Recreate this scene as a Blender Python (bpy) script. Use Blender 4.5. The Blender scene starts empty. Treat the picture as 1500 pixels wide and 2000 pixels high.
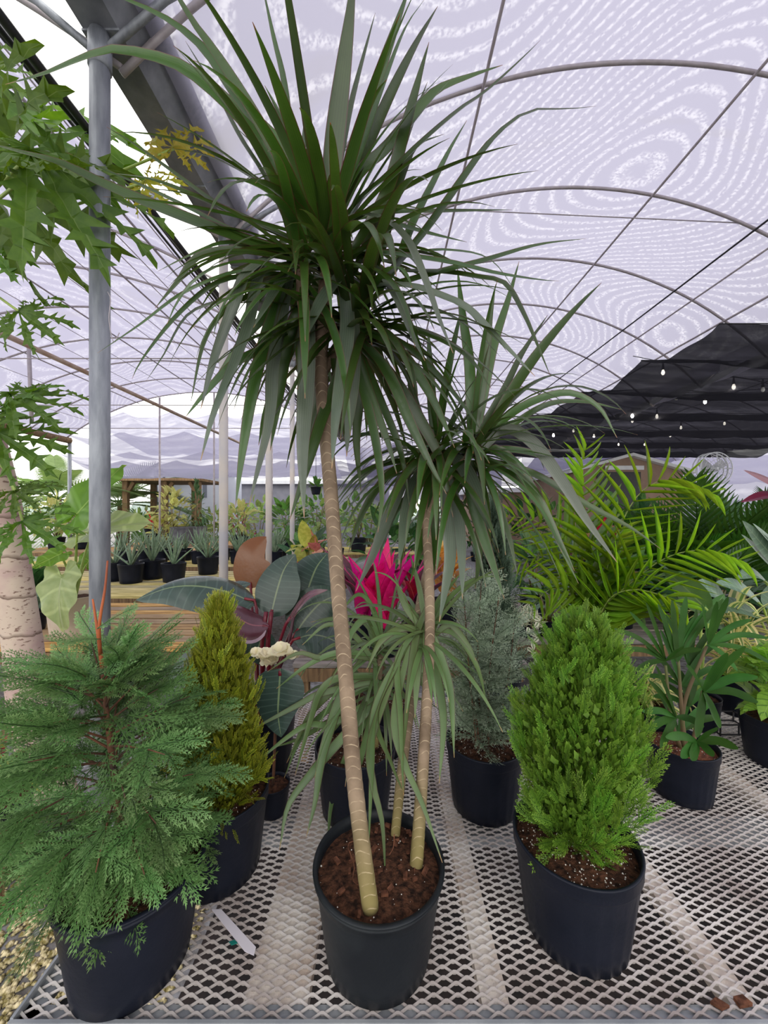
import bpy, math, random
from mathutils import Vector as V, Matrix, noise
pi = math.pi
sc = bpy.context.scene
col = sc.collection
# ------------------------------------------------------------------ camera, sky, exposure
CZ = 1.715            # camera height; the metal bench top is at 0.70
F = 750.0             # focal length in pixels of the 1500x2000 frame
cam_d = bpy.data.cameras.new('camera')
cam_d.sensor_fit = 'HORIZONTAL'; cam_d.sensor_width = 36.0; cam_d.lens = 36.0 * F / 1500.0
cam_d.clip_start = 0.05; cam_d.clip_end = 400
cam = bpy.data.objects.new('camera', cam_d); col.objects.link(cam)
cam.location = (0, 0, CZ); cam.rotation_euler = (pi / 2, 0, 0)
sc.camera = cam
world = bpy.data.worlds.new('overcast'); sc.world = world; world.use_nodes = True
wn = world.node_tree; wn.nodes.clear()
wo = wn.nodes.new('ShaderNodeOutputWorld'); wb = wn.nodes.new('ShaderNodeBackground')
wb.inputs['Color'].default_value = (1.0, 0.985, 0.955, 1); wb.inputs['Strength'].default_value = 2.0
wn.links.new(wb.outputs[0], wo.inputs['Surface'])
sd = bpy.data.lights.new('sun', 'SUN'); sd.energy = 1.6; sd.angle = math.radians(50); sd.color = (1.0, 0.98, 0.94)
sun = bpy.data.objects.new('sun', sd); col.objects.link(sun)
sun.rotation_euler = (math.radians(34), math.radians(10), 0)
sc.view_settings.view_transform = 'Standard'; sc.view_settings.look = 'None'
sc.view_settings.exposure = 0.28; sc.view_settings.gamma = 1.0; sc.view_settings.use_curve_mapping = False

cy_ = getattr(sc, 'cycles', None)
if cy_ is not None:  # fewer light bounces: the place is open and bright
    cy_.max_bounces = 6; cy_.diffuse_bounces = 3; cy_.glossy_bounces = 2; cy_.transmission_bounces = 4; cy_.transparent_max_bounces = 8

# ------------------------------------------------------------------ helpers
WL = {}
def W(px, py, d):
    return V(((px - 750) / F * d, d, CZ - (py - 1000) / F * d))
def thing(name, label, cat, loc=(0, 0, 0), group=None):
    o = bpy.data.objects.new(name, None); col.objects.link(o); o.empty_display_size = 0.05
    o.location = loc; WL[o.name] = V(loc); o['label'] = label; o['category'] = cat
    if group: o['group'] = group
    return o
def tag(o, label, cat, group=None):
    o['label'] = label; o['category'] = cat
    if group: o['group'] = group
    return o
class MB:
    def __init__(s): s.v = []; s.f = []; s.u = []
    def add(s, p, uv=(0, 0)):
        s.v.append((p[0], p[1], p[2])); s.u.append(uv); return len(s.v) - 1
    def mesh(s, name, mat, smooth=True):
        me = bpy.data.meshes.new(name); me.from_pydata(s.v, [], s.f)
        lay = me.uv_layers.new(name='UVMap')
        n = len(me.loops); idx = [0] * n; me.loops.foreach_get('vertex_index', idx)
        fl = [0.0] * (2 * n)
        for k, i in enumerate(idx): fl[2 * k], fl[2 * k + 1] = s.u[i]
        lay.data.foreach_set('uv', fl)
        if smooth: me.polygons.foreach_set('use_smooth', [True] * len(me.polygons))
        if mat: me.materials.append(mat)
        me.update(); return me
    def build(s, name, mat, parent=None, smooth=True):
        return link(s.mesh(name, mat, smooth), name, parent)
    def box(s, a, b, uvs=1.0):
        i = len(s.v)
        for z in (a[2], b[2]):
            for (x, y) in ((a[0], a[1]), (b[0], a[1]), (b[0], b[1]), (a[0], b[1])): s.add((x, y, z), (x * uvs, y * uvs))
        for q in ((3, 2, 1, 0), (4, 5, 6, 7), (0, 1, 5, 4), (1, 2, 6, 5), (2, 3, 7, 6), (3, 0, 4, 7)):
            s.f.append([i + k for k in q])
    def bar(s, p, q, w, h=None, up=V((0, 0, 1))):
        p = V(p); q = V(q); h = h or w; t = (q - p).normalized()
        sd_ = t.cross(up)
        if sd_.length < 1e-3: sd_ = t.cross(V((1, 0, 0)))
        sd_.normalize(); u = sd_.cross(t); i = len(s.v)
        for c in (p, q):
            for a, b in ((-1, -1), (1, -1), (1, 1), (-1, 1)): s.add(c + sd_ * (a * w / 2) + u * (b * h / 2))
        for k in ((0, 1, 2, 3), (7, 6, 5, 4), (1, 0, 4, 5), (2, 1, 5, 6), (3, 2, 6, 7), (0, 3, 7, 4)): s.f.append([i + j for j in k])
    def tube(s, pts, rad, n=8, vs=1.0, cap=True, ell=1.0):
        pts = [V(p) for p in pts]; m = len(pts); i0 = len(s.v); ref = None; L = 0.0
        for k, p in enumerate(pts):
            t = (pts[min(k + 1, m - 1)] - pts[max(k - 1, 0)])
            if t.length < 1e-9: t = V((0, 0, 1))
            t.normalize()
            if ref is None:
                ref = V((0, 1, 0)) if abs(t.y) < 0.8 else V((1, 0, 0))
            a = (ref - t * ref.dot(t)).normalized(); ref = a; b = t.cross(a)
            r = rad[k] if isinstance(rad, (list, tuple)) else rad
            if k: L += (p - pts[k - 1]).length
            for j in range(n):
                th = 2 * pi * j / n
                s.add(p + a * (math.cos(th) * r) + b * (math.sin(th) * r * ell), (j / n, L * vs))
        for k in range(m - 1):
            for j in range(n):
                j2 = (j + 1) % n
                s.f.append([i0 + k * n + j, i0 + k * n + j2, i0 + (k + 1) * n + j2, i0 + (k + 1) * n + j])
        if cap:
            s.f.append([i0 + j for j in reversed(range(n))]); s.f.append([i0 + (m - 1) * n + j for j in range(n)])
    def lathe(s, prof, c=(0, 0, 0), n=40, mod=None):
        i0 = len(s.v); m = len(prof)
        for k, (r, z) in enumerate(prof):
            for j in range(n):
                th = 2 * pi * j / n
                rr = r * (mod(th, k) if mod else 1)
                s.add((c[0] + rr * math.cos(th), c[1] + rr * math.sin(th), c[2] + z), (j / n, k / m))
        for k in range(m - 1):
            for j in range(n):
                j2 = (j + 1) % n
                s.f.append([i0 + k * n + j, i0 + k * n + j2, i0 + (k + 1) * n + j2, i0 + (k + 1) * n + j])
    def ribbon(s, pts, wf, nref, fold=0.15, cross=2, wave=0.0, cup=0.0):
        m = len(pts); i0 = len(s.v); ref = V(nref); c1 = cross + 1
        for k, p in enumerate(pts):
            t = pts[min(k + 1, m - 1)] - pts[max(k - 1, 0)]
            if t.length < 1e-9: t = V((0, 0, 1))
            t.normalize(); sd_ = t.cross(ref)
            if sd_.length < 1e-4: sd_ = t.cross(V((0.3, 0.5, 0.8)))
            sd_.normalize(); u = sd_.cross(t); ref = u
            tt = k / (m - 1); w = wf(tt)
            for j in range(c1):
                q = 2 * j / cross - 1
                dz = abs(q) * fold * w - cup * w * q * q + (wave * w * math.sin(tt * 23 + q * 3) * q * q if wave else 0)
                s.add(p + sd_ * (q * w / 2) + u * dz, (j / cross, tt))
        for k in range(m - 1):
            for j in range(cross):
                a = i0 + k * c1 + j; s.f.append([a, a + 1, a + c1 + 1, a + c1])
def link(me, name, parent=None, M=None):
    o = bpy.data.objects.new(name, me); col.objects.link(o)
    if parent is not None:
        o.parent = parent; base = -WL.get(parent.name, V((0, 0, 0)))
    else: base = V((0, 0, 0))
    o.matrix_basis = Matrix.Translation(base) @ (M if M is not None else Matrix.Identity(4))
    WL[o.name] = V((0, 0, 0)) if M is None else None
    return o
def inst(me, name, M, parent): return link(me, name, parent, M)
def copy_tree(o, loc, label=None, rotz=0, scale=1.0, parent=None):
    c = o.copy(); col.objects.link(c)
    if parent is None:
        c.location = loc; c.rotation_euler = (0, 0, rotz); c.scale = (scale,) * 3
        if label: c['label'] = label
    else: c.parent = parent
    for ch in list(o.children): copy_tree(ch, None, parent=c)
    return c
def smooth(pts, n):
    P = [V(p) for p in pts]; m = len(P)
    if m == 2: return [P[0].lerp(P[1], k / n) for k in range(n + 1)]
    Q = [P[0] * 2 - P[1]] + P + [P[-1] * 2 - P[-2]]
    acc = [0.0]
    for i in range(1, m): acc.append(acc[-1] + (P[i] - P[i - 1]).length)
    out = []; j = 0
    for k in range(n + 1):
        s = acc[-1] * k / n
        while j < m - 2 and acc[j + 1] < s: j += 1
        t = (s - acc[j]) / max(1e-9, acc[j + 1] - acc[j])
        a, b, c, d = Q[j], Q[j + 1], Q[j + 2], Q[j + 3]
        out.append(0.5 * ((2 * b) + (c - a) * t + (2 * a - 5 * b + 4 * c - d) * t * t + (3 * b - a - 3 * c + d) * t ** 3))
    return out
def frame(p, t, nref, s=1.0, sx=None):
    """matrix whose +Y is t, +Z near nref"""
    t = V(t).normalized(); x = t.cross(V(nref))
    if x.length < 1e-4: x = t.cross(V((0.31, 0.5, 0.8)))
    x.normalize(); z = x.cross(t); sx = s if sx is None else sx
    M = Matrix(((x.x * sx, t.x * s, z.x * s, p[0]), (x.y * sx, t.y * s, z.y * s, p[1]), (x.z * sx, t.z * s, z.z * s, p[2]), (0, 0, 0, 1)))
    return M

# ------------------------------------------------------------------ materials
def newmat(name):
    m = bpy.data.materials.new(name); m.use_nodes = True; nt = m.node_tree; nt.nodes.clear()
    return m, nt
def nd(nt, t, **kw):
    n = nt.nodes.new(t)
    for k, v in kw.items():
        if k.startswith('_'): setattr(n, k[1:], v)
        else: n.inputs[k.replace('~', ' ')].default_value = v
    return n
def c4(c): return (c[0], c[1], c[2], 1)
def srgb(r, g, b):
    f = lambda x: (x / 255 / 12.92) if x <= 10.3 else ((x / 255 + 0.055) / 1.055) ** 2.4
    return (f(r), f(g), f(b))
def mth(nt, op, a, b=None, c=None):
    n = nt.nodes.new('ShaderNodeMath'); n.operation = op
    for i, x in enumerate((a, b, c)):
        if x is None: continue
        if isinstance(x, (int, float)): n.inputs[i].default_value = x
        else: nt.links.new(x, n.inputs[i])
    return n.outputs[0]
def mixc(nt, fac, a, b):
    n = nt.nodes.new('ShaderNodeMix'); n.data_type = 'RGBA'
    for i, x in ((0, fac), (6, a), (7, b)):
        if isinstance(x, (int, float)): n.inputs[i].default_value = x
        elif isinstance(x, tuple): n.inputs[i].default_value = c4(x)
        else: nt.links.new(x, n.inputs[i])
    return n.outputs[2]
def step(nt, x, lo, hi):
    n = nt.nodes.new('ShaderNodeMapRange'); n.clamp = True
    nt.links.new(x, n.inputs[0]); n.inputs[1].default_value = lo; n.inputs[2].default_value = hi
    return n.outputs[0]
def noise_tex(nt, scale, detail=3, coord='Object', rough=0.55, scl=None):
    tc = nt.nodes.new('ShaderNodeTexCoord'); out = tc.outputs[coord]
    if scl:
        mp = nt.nodes.new('ShaderNodeMapping'); mp.inputs['Scale'].default_value = scl
        nt.links.new(out, mp.inputs[0]); out = mp.outputs[0]
    n = nd(nt, 'ShaderNodeTexNoise', Scale=scale, Detail=detail, Roughness=rough)
    nt.links.new(out, n.inputs['Vector']); return n.outputs[0]
def finish(nt, shader):
    o = nt.nodes.new('ShaderNodeOutputMaterial'); nt.links.new(shader, o.inputs['Surface'])
def bump(nt, pr, h, strength, dist=0.01):
    b = nd(nt, 'ShaderNodeBump', Strength=strength, Distance=dist); nt.links.new(h, b.inputs['Height'])
    nt.links.new(b.outputs[0], pr.inputs['Normal'])
def leafmat(name, c1, c2, rough=0.45, trans=0.35, edge=None, mid=None, tip=None, ribs=0, ribcol=None, back=None, spec=0.5, nscale=9, vary=0.25, stripe=None, midw=0.07, edgew=0.8, tcol=None, lines=0.0):
    m, nt = newmat(name)
    nz = noise_tex(nt, nscale, 3)
    colr = mixc(nt, step(nt, nz, 0.35, 0.65), c1, c2)
    uv = nt.nodes.new('ShaderNodeUVMap'); sx = nt.nodes.new('ShaderNodeSeparateXYZ'); nt.links.new(uv.outputs[0], sx.inputs[0])
    au = mth(nt, 'ABSOLUTE', mth(nt, 'SUBTRACT', mth(nt, 'MULTIPLY', sx.outputs[0], 2.0), 1.0))
    if stripe:
        colr = mixc(nt, step(nt, au, stripe[1], stripe[1] + 0.12), colr, stripe[0])
    if ribs:
        rb = mth(nt, 'SINE', mth(nt, 'ADD', mth(nt, 'MULTIPLY', sx.outputs[1], ribs), mth(nt, 'MULTIPLY', au, -4.0)))
        colr = mixc(nt, mth(nt, 'MULTIPLY', step(nt, rb, 0.75, 1.0), 0.22 if not ribcol else .8), colr, ribcol or tuple(min(1, x * 2.2 + .03) for x in c2))
    if mid: colr = mixc(nt, step(nt, au, midw, midw * 0.4), colr, mid)
    if edge: colr = mixc(nt, step(nt, au, edgew, edgew + 0.12), colr, edge)
    if tip:
        colr = mixc(nt, step(nt, sx.outputs[1], tip[1], min(0.995, tip[1] + 0.06)), colr, tip[0])
    oi = nt.nodes.new('ShaderNodeObjectInfo')
    hs = nd(nt, 'ShaderNodeHueSaturation'); nt.links.new(colr, hs.inputs['Color'])
    val = mth(nt, 'MULTIPLY_ADD', oi.outputs['Random'], vary * 2, 1 - vary)
    if lines: val = mth(nt, 'MULTIPLY', val, mth(nt, 'MULTIPLY_ADD', mth(nt, 'SINE', mth(nt, 'MULTIPLY', sx.outputs[0], 44.0)), lines, 1.0))
    nt.links.new(val, hs.inputs['Value'])
    nt.links.new(mth(nt, 'MULTIPLY_ADD', oi.outputs['Random'], 0.03, 0.478), hs.inputs['Hue'])
    colr = hs.outputs[0]
    if back:
        g = nt.nodes.new('ShaderNodeNewGeometry'); colr = mixc(nt, g.outputs['Backfacing'], colr, back)
    pr = nd(nt, 'ShaderNodeBsdfPrincipled', Roughness=rough); nt.links.new(colr, pr.inputs['Base Color'])
    pr.inputs['Specular IOR Level'].default_value = spec
    bump(nt, pr, noise_tex(nt, 60, 2), 0.15, 0.004)
    tr = nt.nodes.new('ShaderNodeBsdfTranslucent')
    tn = nd(nt, 'ShaderNodeHueSaturation', Saturation=1.1, Value=1.7, Hue=0.485); nt.links.new(colr, tn.inputs['Color']); nt.links.new(tn.outputs[0], tr.inputs[0])
    mx = nd(nt, 'ShaderNodeMixShader', Fac=trans); nt.links.new(pr.outputs[0], mx.inputs[1]); nt.links.new(tr.outputs[0], mx.inputs[2])
    finish(nt, mx.outputs[0]); return m
def plain(name, c1, c2=None, rough=0.5, scale=6, metal=0.0, bmp=0.0, bscale=40, scl=None, spec=0.5, lo=0.35, hi=0.65, vary=0.0):
    m, nt = newmat(name); pr = nd(nt, 'ShaderNodeBsdfPrincipled', Roughness=rough, Metallic=metal)
    pr.inputs['Specular IOR Level'].default_value = spec
    if c2:
        cc = mixc(nt, step(nt, noise_tex(nt, scale, 5, scl=scl), lo, hi), c1, c2)
        if vary:
            oi = nt.nodes.new('ShaderNodeObjectInfo'); hs = nd(nt, 'ShaderNodeHueSaturation'); nt.links.new(cc, hs.inputs['Color'])
            nt.links.new(mth(nt, 'MULTIPLY_ADD', oi.outputs['Random'], vary * 2, 1 - vary), hs.inputs['Value']); nt.links.new(mth(nt, 'MULTIPLY_ADD', oi.outputs['Random'], .5, .75), hs.inputs['Saturation']); cc = hs.outputs[0]
        nt.links.new(cc, pr.inputs['Base Color'])
    else: pr.inputs['Base Color'].default_value = c4(c1)
    if bmp: bump(nt, pr, noise_tex(nt, bscale, 4, scl=scl), bmp)
    finish(nt, pr.outputs[0]); return m
def emit(name, c, s):
    m, nt = newmat(name); e = nd(nt, 'ShaderNodeEmission', Color=c4(c), Strength=s); finish(nt, e.outputs[0]); return m

M_galv = plain('galvanised', (0.19, 0.205, 0.235), (0.31, 0.33, 0.36), 0.5, 9, 0.35, 0.1, 60, (3, 3, .6))
M_beam = plain('gutter_metal', (0.13, 0.14, 0.16), (0.26, 0.27, 0.30), 0.65, 5, 0.25, 0.15, 30)
M_hoop = plain('hoop_pipe', (0.36, 0.32, 0.33), (0.46, 0.42, 0.44), 0.55, 10, 0.2)
M_mesh = plain('expanded_metal', (0.34, 0.29, 0.27), (0.66, 0.62, 0.59), 0.45, 4.5, 0.15)
M_rail = plain('bench_rail', (0.28, 0.30, 0.33), (0.42, 0.44, 0.46), 0.5, 8, 0.4, 0.1)
M_wood = plain('weathered_wood', srgb(128, 98, 66), srgb(190, 160, 118), 0.85, 5, 0, 0.35, 26, (0.7, 9, 9), vary=.3)
M_greyw = plain('grey_wood', srgb(112, 104, 98), srgb(168, 158, 148), 0.85, 5, 0, 0.35, 26, (0.7, 9, 9), vary=.25)
M_woodd = plain('dark_wood', srgb(92, 70, 48), srgb(140, 112, 78), 0.85, 5, 0, 0.3, 26, (9, 9, 0.7))
M_moss = plain('mossy_wood', srgb(146, 136, 78), srgb(212, 196, 142), 0.9, 5, 0, 0.35, 26, (0.7, 9, 9), vary=.3)
M_plank = plain('pale_plank', srgb(226, 206, 190), srgb(250, 242, 232), 0.8, 9, 0, 0.3, 50)
M_pot = plain('nursery_pot', (0.006, 0.008, 0.015), (0.010, 0.012, 0.021), 0.42, 10, 0, 0.08, 70, spec=0.18)
M_potd = plain('dusty_pot', (0.008, 0.010, 0.013), (0.026, 0.031, 0.034), 0.48, 7, 0, 0.1, 40, lo=0.48, hi=0.85, spec=0.22)
M_potg = plain('grey_pot', srgb(88, 88, 94), srgb(110, 110, 116), 0.6, 9)
M_potb = plain('beige_pot', srgb(176, 160, 142), srgb(196, 182, 164), 0.7, 6)
M_soil = plain('potting_soil', srgb(34, 21, 15), srgb(92, 60, 43), 0.95, 75, 0, 1.0, 110, spec=0.2)
M_perl = plain('perlite', srgb(225, 220, 210), None, 0.9)
M_bark = plain('bark_chip', srgb(66, 40, 29), srgb(120, 78, 58), 0.9, 60, 0, 0.4, spec=0.2)
M_black = plain('black_plastic', (0.012, 0.012, 0.014), (0.02, 0.02, 0.024), 0.5, 20)
M_white = plain('white_paint', (0.74, 0.75, 0.78), (0.82, 0.83, 0.85), 0.6, 5)

# ------------------------------------------------------------------ the setting: ground, roof bays
R = random.Random(7)
m, nt = newmat('ground_gravel')
pr = nd(nt, 'ShaderNodeBsdfPrincipled', Roughness=0.9)
g1 = mixc(nt, step(nt, noise_tex(nt, 0.6, 6), 0.4, 0.62), srgb(176, 178, 184), srgb(128, 124, 120))
g2 = mixc(nt, step(nt, noise_tex(nt, 18, 5), 0.3, 0.7), srgb(90, 84, 78), g1)
nt.links.new(g2, pr.inputs['Base Color']); bump(nt, pr, noise_tex(nt, 30, 5), 0.5, 0.02); finish(nt, pr.outputs[0])
mb = MB(); mb.box((-70, -14, -0.1), (70, 110, 0)); fl = mb.build('floor', m, None, False); fl['kind'] = 'structure'

def fabric(name, col_t, transp, tr_add, col_d, scale, streak=True, fold=0.0):
    m, nt = newmat(name)
    tc = nt.nodes.new('ShaderNodeTexCoord')
    if streak:
        # two knitted layers beating against each other: fine wavy bright threads
        nz = nd(nt, 'ShaderNodeTexNoise', Scale=0.30, Detail=0.6, Roughness=0.4); nt.links.new(tc.outputs['Object'], nz.inputs['Vector'])
        nf = nd(nt, 'ShaderNodeTexNoise', Scale=7.0, Detail=3, Roughness=0.6); nt.links.new(tc.outputs['Object'], nf.inputs['Vector'])
        ph = mth(nt, 'ADD', mth(nt, 'MULTIPLY', nz.outputs[0], scale), mth(nt, 'MULTIPLY', nf.outputs[0], 3.2))
        w = mth(nt, 'SINE', ph)
        s1 = step(nt, w, 0.0, 1.1)
        br = nd(nt, 'ShaderNodeTexNoise', Scale=34, Detail=2); nt.links.new(tc.outputs['Object'], br.inputs['Vector'])
        s1 = mth(nt, 'MULTIPLY', s1, step(nt, br.outputs[0], 0.38, 0.6))
        st = nd(nt, 'ShaderNodeTexNoise', Scale=1.1, Detail=4)
        mp = nt.nodes.new('ShaderNodeMapping'); mp.inputs['Scale'].default_value = (0.35, 1.6, 1)
        nt.links.new(tc.outputs['Object'], mp.inputs[0]); nt.links.new(mp.outputs[0], st.inputs['Vector'])
        ct = mixc(nt, mth(nt, 'MULTIPLY', step(nt, st.outputs[0], 0.62, 0.75), 0.55), col_t, tuple(a * b for a, b in zip(col_t, (0.9, 0.88, 0.72))))
        fac = mth(nt, 'MULTIPLY_ADD', s1, tr_add, transp)
    else:
        nf = nd(nt, 'ShaderNodeTexNoise', Scale=scale, Detail=4, Roughness=0.6)
        mp = nt.nodes.new('ShaderNodeMapping'); mp.inputs['Scale'].default_value = (0.25, 1.6, 1.6)
        nt.links.new(tc.outputs['Object'], mp.inputs[0]); nt.links.new(mp.outputs[0], nf.inputs['Vector'])
        fac = mth(nt, 'MULTIPLY_ADD', step(nt, nf.outputs[0], 0.45, 0.7), tr_add, transp)
        ct = col_t
    tl = nt.nodes.new('ShaderNodeBsdfTranslucent'); df = nd(nt, 'ShaderNodeBsdfDiffuse', Color=c4(col_d))
    if isinstance(ct, tuple): tl.inputs[0].default_value = c4(ct)
    else: nt.links.new(ct, tl.inputs[0])
    a = nt.nodes.new('ShaderNodeAddShader'); nt.links.new(tl.outputs[0], a.inputs[0]); nt.links.new(df.outputs[0], a.inputs[1])
    tp = nt.nodes.new('ShaderNodeBsdfTransparent')
    mx = nt.nodes.new('ShaderNodeMixShader'); nt.links.new(fac, mx.inputs[0]); nt.links.new(a.outputs[0], mx.inputs[1]); nt.links.new(tp.outputs[0], mx.inputs[2])
    finish(nt, mx.outputs[0]); return m
M_fab = fabric('white_shade_net', (0.170, 0.163, 0.226), 0.065, 0.17, (0.12, 0.12, 0.13), 330)
M_fab2 = fabric('white_shade_net_side', (0.172, 0.164, 0.236), 0.07, 0.15, (0.12, 0.12, 0.13), 260)
M_blk = fabric('black_shade_net', (0.012, 0.012, 0.014), 0.02, 0.05, (0.02, 0.02, 0.022), 2.2, False)
M_cur = fabric('sagging_shade_net', (0.145, 0.14, 0.20), 0.12, 0.2, (0.12, 0.12, 0.15), 1.6, False)
M_cur2 = fabric('net_wall', (0.135, 0.13, 0.185), 0.08, 0.14, (0.10, 0.10, 0.13), 1.2, False)
HOOPY = [-2.82 + 1.17 * k for k in range(0, 21)]
def bay(x0, x1, zf, za, y0, y1, mat, name, hoops, purl, hr=0.017, fx0=None, fx1=None):
    xc = (x0 + x1) / 2; hw = (x1 - x0) / 2; rise = za - zf; RR = (hw * hw + rise * rise) / (2 * rise)
    zz = lambda x: CZ + za - RR + math.sqrt(max(0, RR * RR - (x - xc) ** 2))
    f0 = x0 if fx0 is None else fx0; f1 = x1 if fx1 is None else fx1
    mb = MB(); nx = 26; ny = int((y1 - y0) / 0.29)
    for j in range(ny + 1):
        y = y0 + (y1 - y0) * j / ny; ph = ((y - HOOPY[0]) / 1.17) % 1.0
        for i in range(nx + 1):
            x = f0 + (f1 - f0) * i / nx
            mb.add((x, y, zz(x) + 0.022 - 0.035 * math.sin(pi * ph) + 0.02 * noise.noise(V((x * 1.1, y * 1.1, 3)))))
    for j in range(ny):
        for i in range(nx):
            a = j * (nx + 1) + i; mb.f.append([a, a + 1, a + nx + 2, a + nx + 1])
    o = mb.build(name, mat); o['kind'] = 'structure'
    hm = None
    for y in hoops:
        if y > y1 + 0.1: continue
        if hm is None:
            t = MB(); t.tube([V((x0 + (x1 - x0) * k / 40, 0, zz(x0 + (x1 - x0) * k / 40))) for k in range(41)], hr, 8); hm = t.mesh('hoop', M_hoop)
        inst(hm, 'hoop', Matrix.Translation((0, y, 0)), o)
    for x in purl:
        t = MB(); t.tube([(x, y0, zz(x) - 0.03), (x, y1, zz(x) - 0.03)], hr * 0.75, 6); t.build('purlin', M_hoop, o)
    return o, zz
c1, zz1 = bay(-1.27, 5.40, 2.12, 3.55, -2.9, 20.6, M_fab, 'ceiling', HOOPY, (0.78, 2.92), fx0=-1.12, fx1=5.3)
c2, zz2 = bay(-9.3, -1.27, 2.15, 3.5, -2.9, 11.3, M_fab2, 'ceiling', [y for y in HOOPY if y < 11.3], (-2.5, -3.6, -5.3, -7.2), fx1=-2.05)
for x in (-2.2, -2.9, -3.2, -4.1, -4.6, -5.9, -6.5, -7.8, -8.5):
    t = MB(); t.tube([(x, 0.5, zz2(x) - .05), (x, 11.3, zz2(x) - .05)], .006, 5); t.build('wire', M_hoop, c2)
c3, zz3 = bay(5.40, 12.1, 2.12, 3.55, -2.9, 20.6, M_fab2, 'ceiling', HOOPY, (7.6, 9.9))
# cross wires under the white roof
for p, q, r in (((-1.2, 4.23, CZ + 3.42), (5.3, 4.23, CZ + 3.12), .006), ((0.2, 3.06, CZ + 3.3), (-1.2, 3.06, CZ + 2.15), .005), ((-1.2, 8.9, CZ + 3.25), (5.3, 8.9, CZ + 2.7), .007)):
    t = MB(); t.tube([p, q], r, 5); t.build('tie_wire', M_hoop, c1)
for p, q, r in (((-9.2, 5.5, CZ + 2.2), (-1.4, 5.5, CZ + 2.2), .009), ((-9.2, 7.9, CZ + 2.2), (-1.4, 7.9, CZ + 2.2), .009), ((-9.2, 10.1, CZ + 2.2), (-1.4, 10.1, CZ + 2.2), .01)):
    t = MB(); t.tube([p, q], r, 5); t.build('tie_wire', M_hoop, c2)
for x in (4.05, 4.3, 4.75):
    t = MB(); t.tube([(x, 2.0, zz1(x) - .02), (x, 14, zz1(x) - .02)], 0.011 if x < 4.5 else 0.014, 6)
    t.build('edge_cable', M_hoop if x > 4.1 else M_black, c1)
# gable end of the left bay: posts and horizontal wires
for x in (-3.3, -5.0, -6.6):
    t = MB(); t.tube([(x, 11.3, 0), (x, 11.3, zz2(x))], 0.028, 8); t.build('gable_post', M_hoop, c2)
for x in (-9.25,):
    t = MB(); t.tube([(x, 11.3, 0), (x, 11.3, zz2(x))], 0.05, 8); t.build('gable_post', M_galv, c2)
t = MB(); t.tube([(-9.25, 5.0, CZ + 2.1), (-9.25, 11.3, CZ + 2.1)], 0.09, 8); t.build('eave_beam', M_woodd, c2)

# long gutter on steel posts
g = thing('rain_gutter', 'long grey galvanised gutter beam running overhead above the poles', 'gutter', (-1.27, 1.7, CZ + 2.2))
mb = MB(); prof = [(-0.20, 0.17), (-0.10, 0.0), (0.06, 0.0), (0.20, 0.17)]
for th in (0.0, 0.012):
    for y in (-3, 12):
        for x, z in prof: mb.add((-1.27 + x, y, CZ + 2.2 + z + th))
for b in (0, 8):
    for k in range(3): mb.f.append([b + k, b + k + 1, b + 4 + k + 1, b + 4 + k])
mb.build('gutter_trough', M_beam, g, False)
for y in (1.76, 2.6, 3.45, 4.4, 5.4):
    t = MB(); t.box((-1.375, y - .015, CZ + 2.19), (-1.205, y + .015, CZ + 2.2)); t.build('joint_strap', M_galv, g, False)
PX = [(-1.302, 1.76, 0.0405, CZ + 2.19), (-1.27, 3.04, 0.034, CZ + 2.19), (-1.27, 4.23, 0.034, CZ + 2.19), (-1.29, 5.4, 0.034, CZ + 2.19)]
plab = ['thick galvanised steel pole beside the elephant ear leaf, nearest of the row', 'pale steel pole rising behind the dark red-leaved philodendron',
        'slim pale steel pole just left of the tallest cane, second behind the nearest', 'farthest slim steel pole of the row under the gutter']
for k, (x, y, r, z) in enumerate(PX):
    p = thing('support_pole', plab[k], 'pole', (x, y, 0), 'steel poles under the gutter')
    t = MB(); t.tube([(x, y, 0), (x, y, z)], r, 20, cap=True); t.build('pole', M_galv if k == 0 else plain('pole_paint%d' % k, srgb(186, 184, 190), srgb(206, 196, 186), 0.6, 3, 0.1), p)
    t = MB()
    for s in (-1, 1):
        t.tube([(x, y, z - 0.10 if k == 0 else z - 0.03), (x + s * 0.3, y, z + 0.16), (x + s * 0.62, y, z + 0.34)], 0.018, 8)
    t.build('arm', M_galv, p)
    t = MB(); t.tube([(x, y, z - 0.16), (x, y, z - 0.02)], r * 1.16, 18); t.build('collar', M_galv, p)
# wire hanging on the near pole
t = MB(); t.tube(smooth([W(210, 570, 1.73), W(216, 585, 1.72), W(213, 625, 1.72), W(222, 668, 1.72), W(233, 650, 1.72)], 16), 0.002, 5)
tag(t.build('hanging_wire', M_hoop), 'thin bent wire hook hanging from the nearest steel pole', 'wire')
# black irrigation hoses under the gutter
for k, (xo, zo, r, lab) in enumerate(((-1.60, 2.10, 0.022, 'thick black irrigation hose slung left of the gutter'), (-1.66, 2.13, 0.014, 'thin black irrigation hose lashed to the thicker hose'))):
    t = MB(); t.tube([(xo + 0.015 * math.sin(y * 2.1 + k), y, CZ + zo - 0.03 * abs(math.sin(y * 1.3))) for y in [0.5 + 0.2 * j for j in range(50)]], r, 8)
    tag(t.build('irrigation_hose', M_black), lab, 'hose')
t = MB(); t.tube([(-2.05, 0.5, CZ + 2.55), (-2.05, 11, CZ + 2.55)], 0.012, 6); tag(t.build('edge_cable', M_black), 'thin dark cable along the edge of the left roof net', 'cable')
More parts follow.
